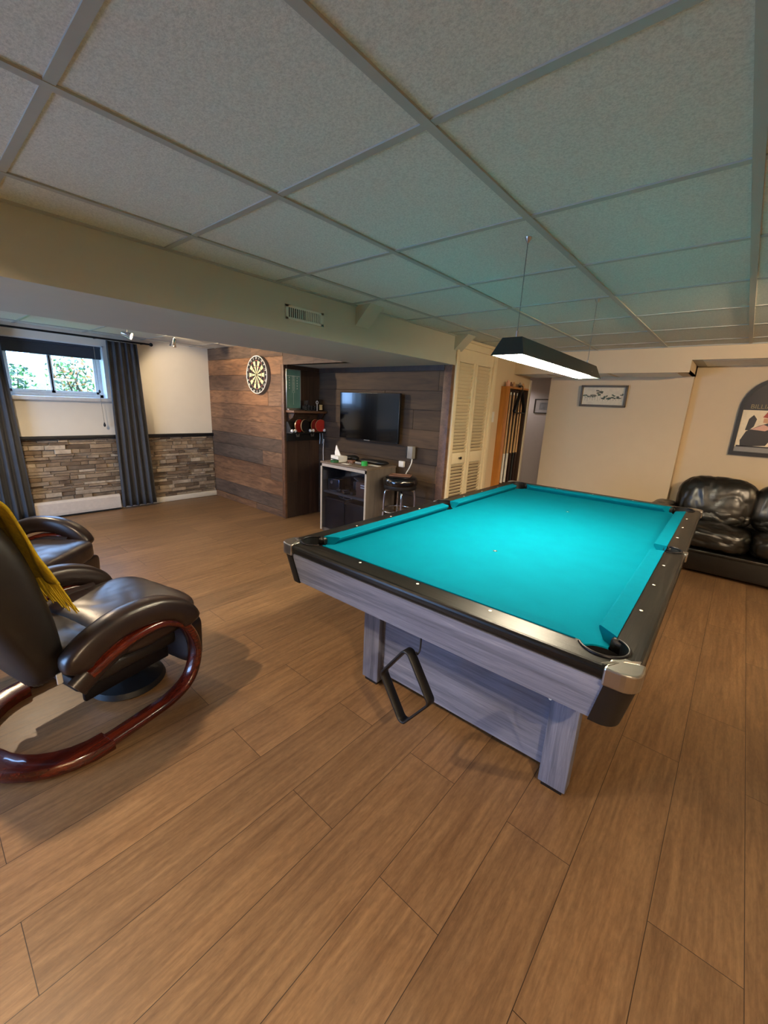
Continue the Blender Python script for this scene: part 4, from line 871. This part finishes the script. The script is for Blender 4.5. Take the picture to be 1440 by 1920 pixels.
# corner caps and corner posts, side pocket caps
for sx in (-1, 1):
    for sy_ in (-1, 1):
        def plan(off, inset, inner=True):
            e = .088; rc = .045; X_, Y_ = HW+off, HL+off
            p = [(X_, Y_-e)]+[(X_-rc+rc*math.cos(R_(a)), Y_-rc+rc*math.sin(R_(a))) for a in range(0, 91, 15)]+[(X_-e, Y_)]
            cx_, cy2 = NW+.04, NL_+.04
            p += [(cx_+.070*math.cos(R_(a)), cy2+.070*math.sin(R_(a))) for a in (62, 53, 45, 37, 28)]
            return [(sx*x, sy_*y) for x, y in p]
        b = MB().prism(plan(.002, 0), .748, ZR+.0025); cap = b.build('corner_cap', 'silver', pt); bv = cap.modifiers.new('b', 'BEVEL'); bv.width = .006; bv.segments = 3; bv.limit_method = 'ANGLE'; bv.angle_limit = R_(50)
        b = MB()
        for k in (0, 1):
            for j in range(3):
                u = .096-.008*j; 
                A = (HW-.014, HL-u) if k else (HW-u, HL-.014); B = (HW-.050, HL-.060-.006*j*.2-(u-.08)*.5) if k else (HW-.060-(u-.08)*.5, HL-.050)
                MB().tube([(sx*A[0], sy_*A[1], ZR+.0028), (sx*B[0], sy_*B[1], ZR+.0028)], .0013, 6).build('cap_ridge', 'silver', cap)
        rc = .05; X_, Y_ = HW-.004, HL-.004; X2, Y2 = HW-.03, HL-.03
        def arcp(X_, Y_): return [(sx*(X_-.075), sy_*(Y_-.014))]+[(sx*(X_-.075), sy_*Y_)]+[(sx*(X_-rc+rc*math.cos(R_(a))), sy_*(Y_-rc+rc*math.sin(R_(a)))) for a in range(90, -1, -15)]+[(sx*X_, sy_*(Y_-.075)), (sx*(X_-.014), sy_*(Y_-.075))]
        p1, p2 = arcp(X_, Y_), arcp(X2, Y2); n = len(p1)
        b = MB().add([(x, y, .750) for x, y in p1]+[(x, y, .607) for x, y in p2], [tuple(range(n)), tuple(range(n, 2*n))]+[(i, (i+1) % n, n+(i+1) % n, n+i) for i in range(n)], 0, 0, True)
        b.build('corner_post', 'rubber', pt)
    b = MB().box((sx*(HW-.012), -.024, .758), (sx*(HW+.003), .024, ZR+.002), .004); b.box((sx*(NW+.13), -.016, ZR-.001), (sx*(HW-.004), .016, ZR+.002), .002); b.build('side_cap', 'silver', pt)
# aprons: slanting inward towards the bottom
def apron(a, c_, mat, ax):
    a, c_ = Vector(a), Vector(c_); out = Vector(ax); t_ = .022; lo = -.026
    vs = []
    for p, en in ((a, 1), (c_, -1)):
        for o_, z in ((0, .755), (lo, .612), (lo-t_, .612), (-t_, .755)): q = p+out*o_; vs.append((q.x, q.y, z))
    return MB().add(vs, [(0, 1, 2, 3), (4, 5, 6, 7)]+[(i, (i+1) % 4, 4+(i+1) % 4, 4+i) for i in range(4)]).build('apron', mat, pt)
e = .075
for s in (-1, 1):
    apron((-HW+e, s*(HL-.010), 0), (HW-e, s*(HL-.010), 0), 'greywood', (0, s, 0)); apron((s*(HW-.010), -HL+e, 0), (s*(HW-.010), HL-e, 0), 'greywood_y', (s, 0, 0))
MB().box((-HW+.06, -HL+.06, .70), (HW-.06, HL-.06, .72)).build('slate_frame', 'black', pt)
bo = bpy.data.objects[-1] if False else None
# pedestal
for sy_ in (-1, 1):
    for lx in (-.435, .525) if sy_ < 0 else (-.48, .48):
        MB().box((lx-.052, sy_*1.02, .022), (lx+.052, sy_*.955, .70), .002).build('leg', 'greywood_z', pt)
        MB().box((lx-.04, sy_*1.01, 0), (lx+.04, sy_*.965, .022)).build('leveler', 'rubber', pt)
    MB().box((-.40, sy_*.985, .07), (.48, sy_*.96, .70)).build('stretcher_panel', 'greywood', pt)
for sx in (-1, 1): MB().box((sx*.475, -.955, .07), (sx*.455, .955, .70)).build('stretcher_panel', 'greywood_y', pt)
MB().lathe([(.006, -.001), (.006, 0)], (.47, -1.0215, .40), 12, axis='Y').build('screw_cover', 'pearl', pt)
MB().tube(smoothpath([(.058, -1.312, .615), (.058, -1.312, .575), (.058, -1.318, .555), (.058, -1.330, .550), (.058, -1.338, .562)], 5), .0035, 8).build('rack_hook', 'black', pt)
# diamond rack on the hook
dm = thing('diamond_rack', 'black diamond nine-ball rack hanging on a hook under the table', 'ball rack', (-.803, 1.135, .555), R_(-4)); pts = []
for (x, z, a0) in ((0, -.004, 90), (-.118, -.165, 180), (-.0, -.325, 270), (.118, -.165, 0)):
    rc = .022; cx_, cz = x*.86, -.165+(z+.165)*.88
    for k in range(7): a = R_(a0+60-k*20) if True else 0; pts.append((cx_+rc*math.cos(a), 0, cz+rc*math.sin(a)))
# order: top, left, bottom, right must go round one way
def seg(cx_, cz, a0, a1, rc=.022): return [(cx_+rc*math.cos(R_(a0+(a1-a0)*k/6)), 0, cz+rc*math.sin(R_(a0+(a1-a0)*k/6))) for k in range(7)]
pts = seg(0, -.030, 35, 145)+seg(-.098, -.165, 145, 215)+seg(0, -.300, 215, 325)+seg(.098, -.165, 325, 395)
MB().strip(pts, .042, .010, (0, 1, 0), closed=True).build('frame', 'rubber', dm)

# ================================================================== POOL TABLE LAMP
pl_ = thing('pool_table_lamp', 'long dark trapezoid lamp hanging above the pool table', 'lamp', (-.80, 2.28, 1.668), R_(1)); LY = .625
wb, wt, hh = .070, .042, .072
vs = [(sx*wb, sy_*LY, 0) for sy_ in (-1, 1) for sx in (-1, 1)]+[(sx*wt, sy_*(LY-.035), hh) for sy_ in (-1, 1) for sx in (-1, 1)]
k_ = .94; vi = [(x*k_*.97, y*.992, z+.0005) for x, y, z in vs[:4]]+[(x*k_, y*.992, z-.006) for x, y, z in vs[4:]]
MB().add(vs+vi, [(0, 1, 5, 4), (1, 3, 7, 5), (3, 2, 6, 7), (2, 0, 4, 6), (4, 5, 7, 6), (0, 1, 9, 8), (1, 3, 11, 9), (3, 2, 10, 11), (2, 0, 8, 10)]).build('lamp_shade', 'shade', pl_)
k2 = .985; vj = [(x*k2, y*.999, z) for x, y, z in vi]
MB().add(vj, [(0, 1, 5, 4), (1, 3, 7, 5), (3, 2, 6, 7), (2, 0, 4, 6), (4, 5, 7, 6)]).build('reflector', 'shade_in', pl_)
pr = [(.056*math.cos(R_(180+a)), .012+.024*math.sin(R_(180+a))) for a in range(0, 181, 15)]
MB().prism(pr, -LY+.02, LY-.19, axis='Y', smooth=True).build('diffuser', 'tube', pl_)
MB().tube([(0, LY-.19, .03), (0, LY-.03, .03)], .012, 10).build('socket_end', 'plastic_white', pl_)
MB().box((-.06, LY-.188, .002), (.06, LY-.18, .03)).build('divider', 'silver', pl_)
for y in (-.545, .54):
    MB().tube([(0, y, hh), (0, y, hh+.03)], .006, 8).build('cable_clip', 'silver', pl_); MB().tube([(0, y, hh+.025), (0, y, H-1.668)], .0018, 6).build('hanging_wire', 'wire', pl_)
    MB().lathe([(.014, H-1.668), (.012, H-1.668-.006), (.003, H-1.668-.02)], (0, y, 0), 12).build('ceiling_hook', 'silver', pl_)

# ================================================================== RECLINERS
def lin(a, b, t_): return a+(b-a)*t_
def recliner(loc, rz, label):
    t = thing('recliner', label, 'recliner', loc, rz, 'brown leather recliners with curved wooden bases')
    LE = 'leather'; XA = .345
    # base ring: U on the floor at the back, joined to side hoops that rise at the front and curl back under the arms
    U_ = [(XA*math.cos(R_(a)), .0-.30*math.sin(R_(a)) if True else 0, .028) for a in range(0, 181, 12)]
    MB().strip(U_, .085, .04, (0, 0, 1) if False else (1, 0, 0), round_=.3) if False else None
    b = MB(); n = len(U_); prof = [(-.062, -.024), (.034, -.024), (.044, -.012), (.044, .012), (.034, .024), (-.05, .024), (-.062, .016)]; vs = []
    for i, p in enumerate(U_):
        a = R_(i*12); o_ = Vector((math.cos(a), -math.sin(a)*.9, 0)).normalized()
        vs += [(p[0]+o_.x*x, p[1]+o_.y*x, p[2]+z) for x, z in prof]
    m_ = len(prof); fs = [(i*m_+k, i*m_+(k+1) % m_, (i+1)*m_+(k+1) % m_, (i+1)*m_+k) for i in range(n-1) for k in range(m_)]+[tuple(range(m_)), tuple(range((n-1)*m_, n*m_))]
    b.add(vs, fs, 0, 0, True); b.build('base_ring', 'redwood', t)
    for s in (-1, 1):
        hp = smoothpath([(s*XA, -.005, .036), (s*XA, .15, .036), (s*XA, .29, .045), (s*XA, .385, .09), (s*XA, .432, .18), (s*XA, .432, .28), (s*XA, .385, .385), (s*XA, .28, .455), (s*XA, .12, .45), (s*XA, -.04, .385)], 7)
        MB().strip(hp, .075, .036, (1, 0, 0)).build('side_hoop', 'redwood', t)
        ap = smoothpath([(s*XA, -.10, .42), (s*XA, -.06, .475), (s*XA, .02, .52), (s*XA, .12, .545), (s*XA, .24, .54), (s*XA, .34, .50), (s*XA, .40, .445), (s*XA, .42, .39)], 6)
        b = MB(); nn = len(ap); vs = []; K = 14
        for i, p in enumerate(ap):
            a_ = ap[max(i-1, 0)]; c_ = ap[min(i+1, nn-1)]; tt = (c_-a_).normalized(); nv = Vector((0, -tt.z, tt.y)); e_ = min(1, (i+1)/5, (nn-i)/4)**.5
            for k in range(K):
                an = 2*math.pi*k/K; ca, sa = math.cos(an), math.sin(an); q = lambda v: math.copysign(abs(v)**.6, v)
                vs.append(p+Vector((1, 0, 0))*q(ca)*.050*e_+nv*(q(sa)*.055-.006)*e_)
        fs = [(i*K+k, i*K+(k+1) % K, (i+1)*K+(k+1) % K, (i+1)*K+k) for i in range(nn-1) for k in range(K)]+[tuple(range(K)), tuple(range((nn-1)*K, nn*K))]
        ar_ = b.add(vs, fs, 0, 0, True).build('armrest', LE, t)
        for dx in (.044,): MB().tube([p+Vector((s*dx, 0, .028)) for p in ap[3:-3]], .0028, 6).build('piping', LE, ar_)
        # leather side panel below the arm
        pp = smoothpath([(s*.285, -.06, .30), (s*.285, .06, .37), (s*.285, .20, .42), (s*.285, .34, .42)], 5)
        MB().strip(pp, .055, .10, (1, 0, 0), round_=.45).build('side_panel', LE, t)
    st_ = puff((.62, .47, .15), 'seat', LE, t, (0, .315, .392), (R_(1), 0, 0), e=4.5, wr=.004, wfreq=5, seed=2, crown=.012)
    puff((.50, .26, .14), 'seat_rear', LE, t, (0, .02, .385), (R_(-6), 0, 0), e=3.5, wr=.004, wfreq=6, seed=5)
    MB().tube([(-.25, .28, .463), (-.1, .285, .472), (.1, .285, .472), (.25, .28, .463)], .002, 5).build('seam', 'leather_back', st_)
    puff((.60, .09, .26), 'footrest', LE, t, (0, .492, .235), (R_(-3), 0, 0), e=7, wr=.002, seed=3)
    MB().box((-.27, -.05, .26), (.27, .40, .33), .02, seg=3).build('seat_frame', 'leather_back', t)
    # backrest: lofted, leaning back
    rows = []; prof = [(-.10, .115, .33, .24), (-.105, .145, .42, .27), (-.135, .20, .56, .285), (-.185, .21, .70, .29), (-.225, .20, .84, .29), (-.265, .19, .96, .285), (-.30, .165, 1.06, .27), (-.33, .11, 1.11, .23), (-.34, .04, 1.13, .15)]
    K = 28; vs = []
    for (yc, th, z, hw) in prof:
        for k in range(K):
            an = 2*math.pi*k/K; ca, sa = math.cos(an), math.sin(an); q = lambda v, e_: math.copysign(abs(v)**e_, v)
            vs.append((hw*q(ca, .45), yc+th/2*q(sa, .6)+.018*math.sin(z*9)*(sa > 0), z+(.04*q(sa, 1))))
    fs = [(i*K+k, i*K+(k+1) % K, (i+1)*K+(k+1) % K, (i+1)*K+k) for i in range(len(prof)-1) for k in range(K)]+[tuple(range(K)), tuple(range((len(prof)-1)*K, len(prof)*K))]
    bk = MB().add(vs, fs, 0, 0, True).build('backrest', 'leather_back', t); sd = bk.modifiers.new('s', 'SUBSURF'); sd.levels = 1; sd.render_levels = 2
    MB().box((.275, -.115, .355), (.283, -.095, .40), .003).build('care_tag', 'plastic_white', bk)
    # mechanism
    MB().lathe([(.001, .0), (.16, 0), (.17, .01), (.16, .035), (.06, .05), (.001, .05)], (0, .30, 0), 36, cap=False).build('swivel_plate', 'rubber', t)
    MB().lathe([(.045, .05), (.035, .20), (.05, .26)], (0, .30, 0), 20).build('pedestal_column', 'steel_dark', t)
    for s in (-1, 1):
        MB().box((s*.23, -.02, .20), (s*.255, .36, .27), .006).build('mechanism_bar', 'steel_dark', t)
        sp2 = [(s*.20+.014*math.cos(k*.9), .28+.014*math.sin(k*.9), .17+k*.0016) for k in range(60)]; MB().tube(sp2, .0022, 5).build('spring', 'chrome', t)
    return t
recliner((-2.094, .283, 0), R_(14), 'brown leather recliner nearest the camera with a yellow throw on its back')
recliner((-3.44, .20, 0), R_(-47), 'brown leather recliner behind the first one, nearer the window curtains')
# yellow throw over the near recliner's back
T = Matrix.Translation((-2.094, .283, 0)) @ Matrix.Rotation(R_(14), 4, 'Z')
tw = thing('yellow_throw', 'mustard yellow knitted throw with fringe over the near recliner backrest', 'throw blanket', (-2.094, .283, 0), R_(14))
path = [(-.455, .95), (-.452, 1.06), (-.42, 1.155), (-.33, 1.185), (-.24, 1.15), (-.185, 1.09), (-.15, 1.02), (-.115, .92), (-.085, .82), (-.055, .74)]; pp = smoothpath([(0, y, z) for y, z in path], 5)
vs = []; NX = 30; x0, x1 = -.20, .262
for i, p in enumerate(pp):
    for k in range(NX+1):
        u = k/NX; x = x0+(x1-x0)*u; drop = max(0, (x-.25)/.08)*.3
        yy_ = p.y-.075*drop**2*(1 if i > 12 else -.4); vs.append((min(x, .305), yy_+.004*math.sin(x*60+i*.4), p.z+.003*math.sin(x*45+i)-.02*drop**2))
o = MB().add(vs, [(i*(NX+1)+k, i*(NX+1)+k+1, (i+1)*(NX+1)+k+1, (i+1)*(NX+1)+k) for i in range(len(pp)-1) for k in range(NX)], 0, 0, True).build('knit_panel', 'throw', tw)
md = o.modifiers.new('t', 'SOLIDIFY'); md.thickness = .009; md.offset = 1
fr = MB(); rs = random.Random(2)
for k in range(46):
    u = k/45; x = x0+(x1-x0)*u; drop = max(0, (x-.25)/.08)*.3; x = min(x, .307); y = path[-1][0]-.075*drop**2; z = .745-.02*drop**2; l = rs.uniform(.13, .16)
    fr.tube([(x, y+.004, z), (x+rs.uniform(-.004, .004), y+.022+.02*rs.random(), z-l*.5), (x+rs.uniform(-.008, .008), y+.05+.018*rs.random(), z-l)], [.0042, .0036, .002], 5)
fr.build('fringe', 'throw', tw)
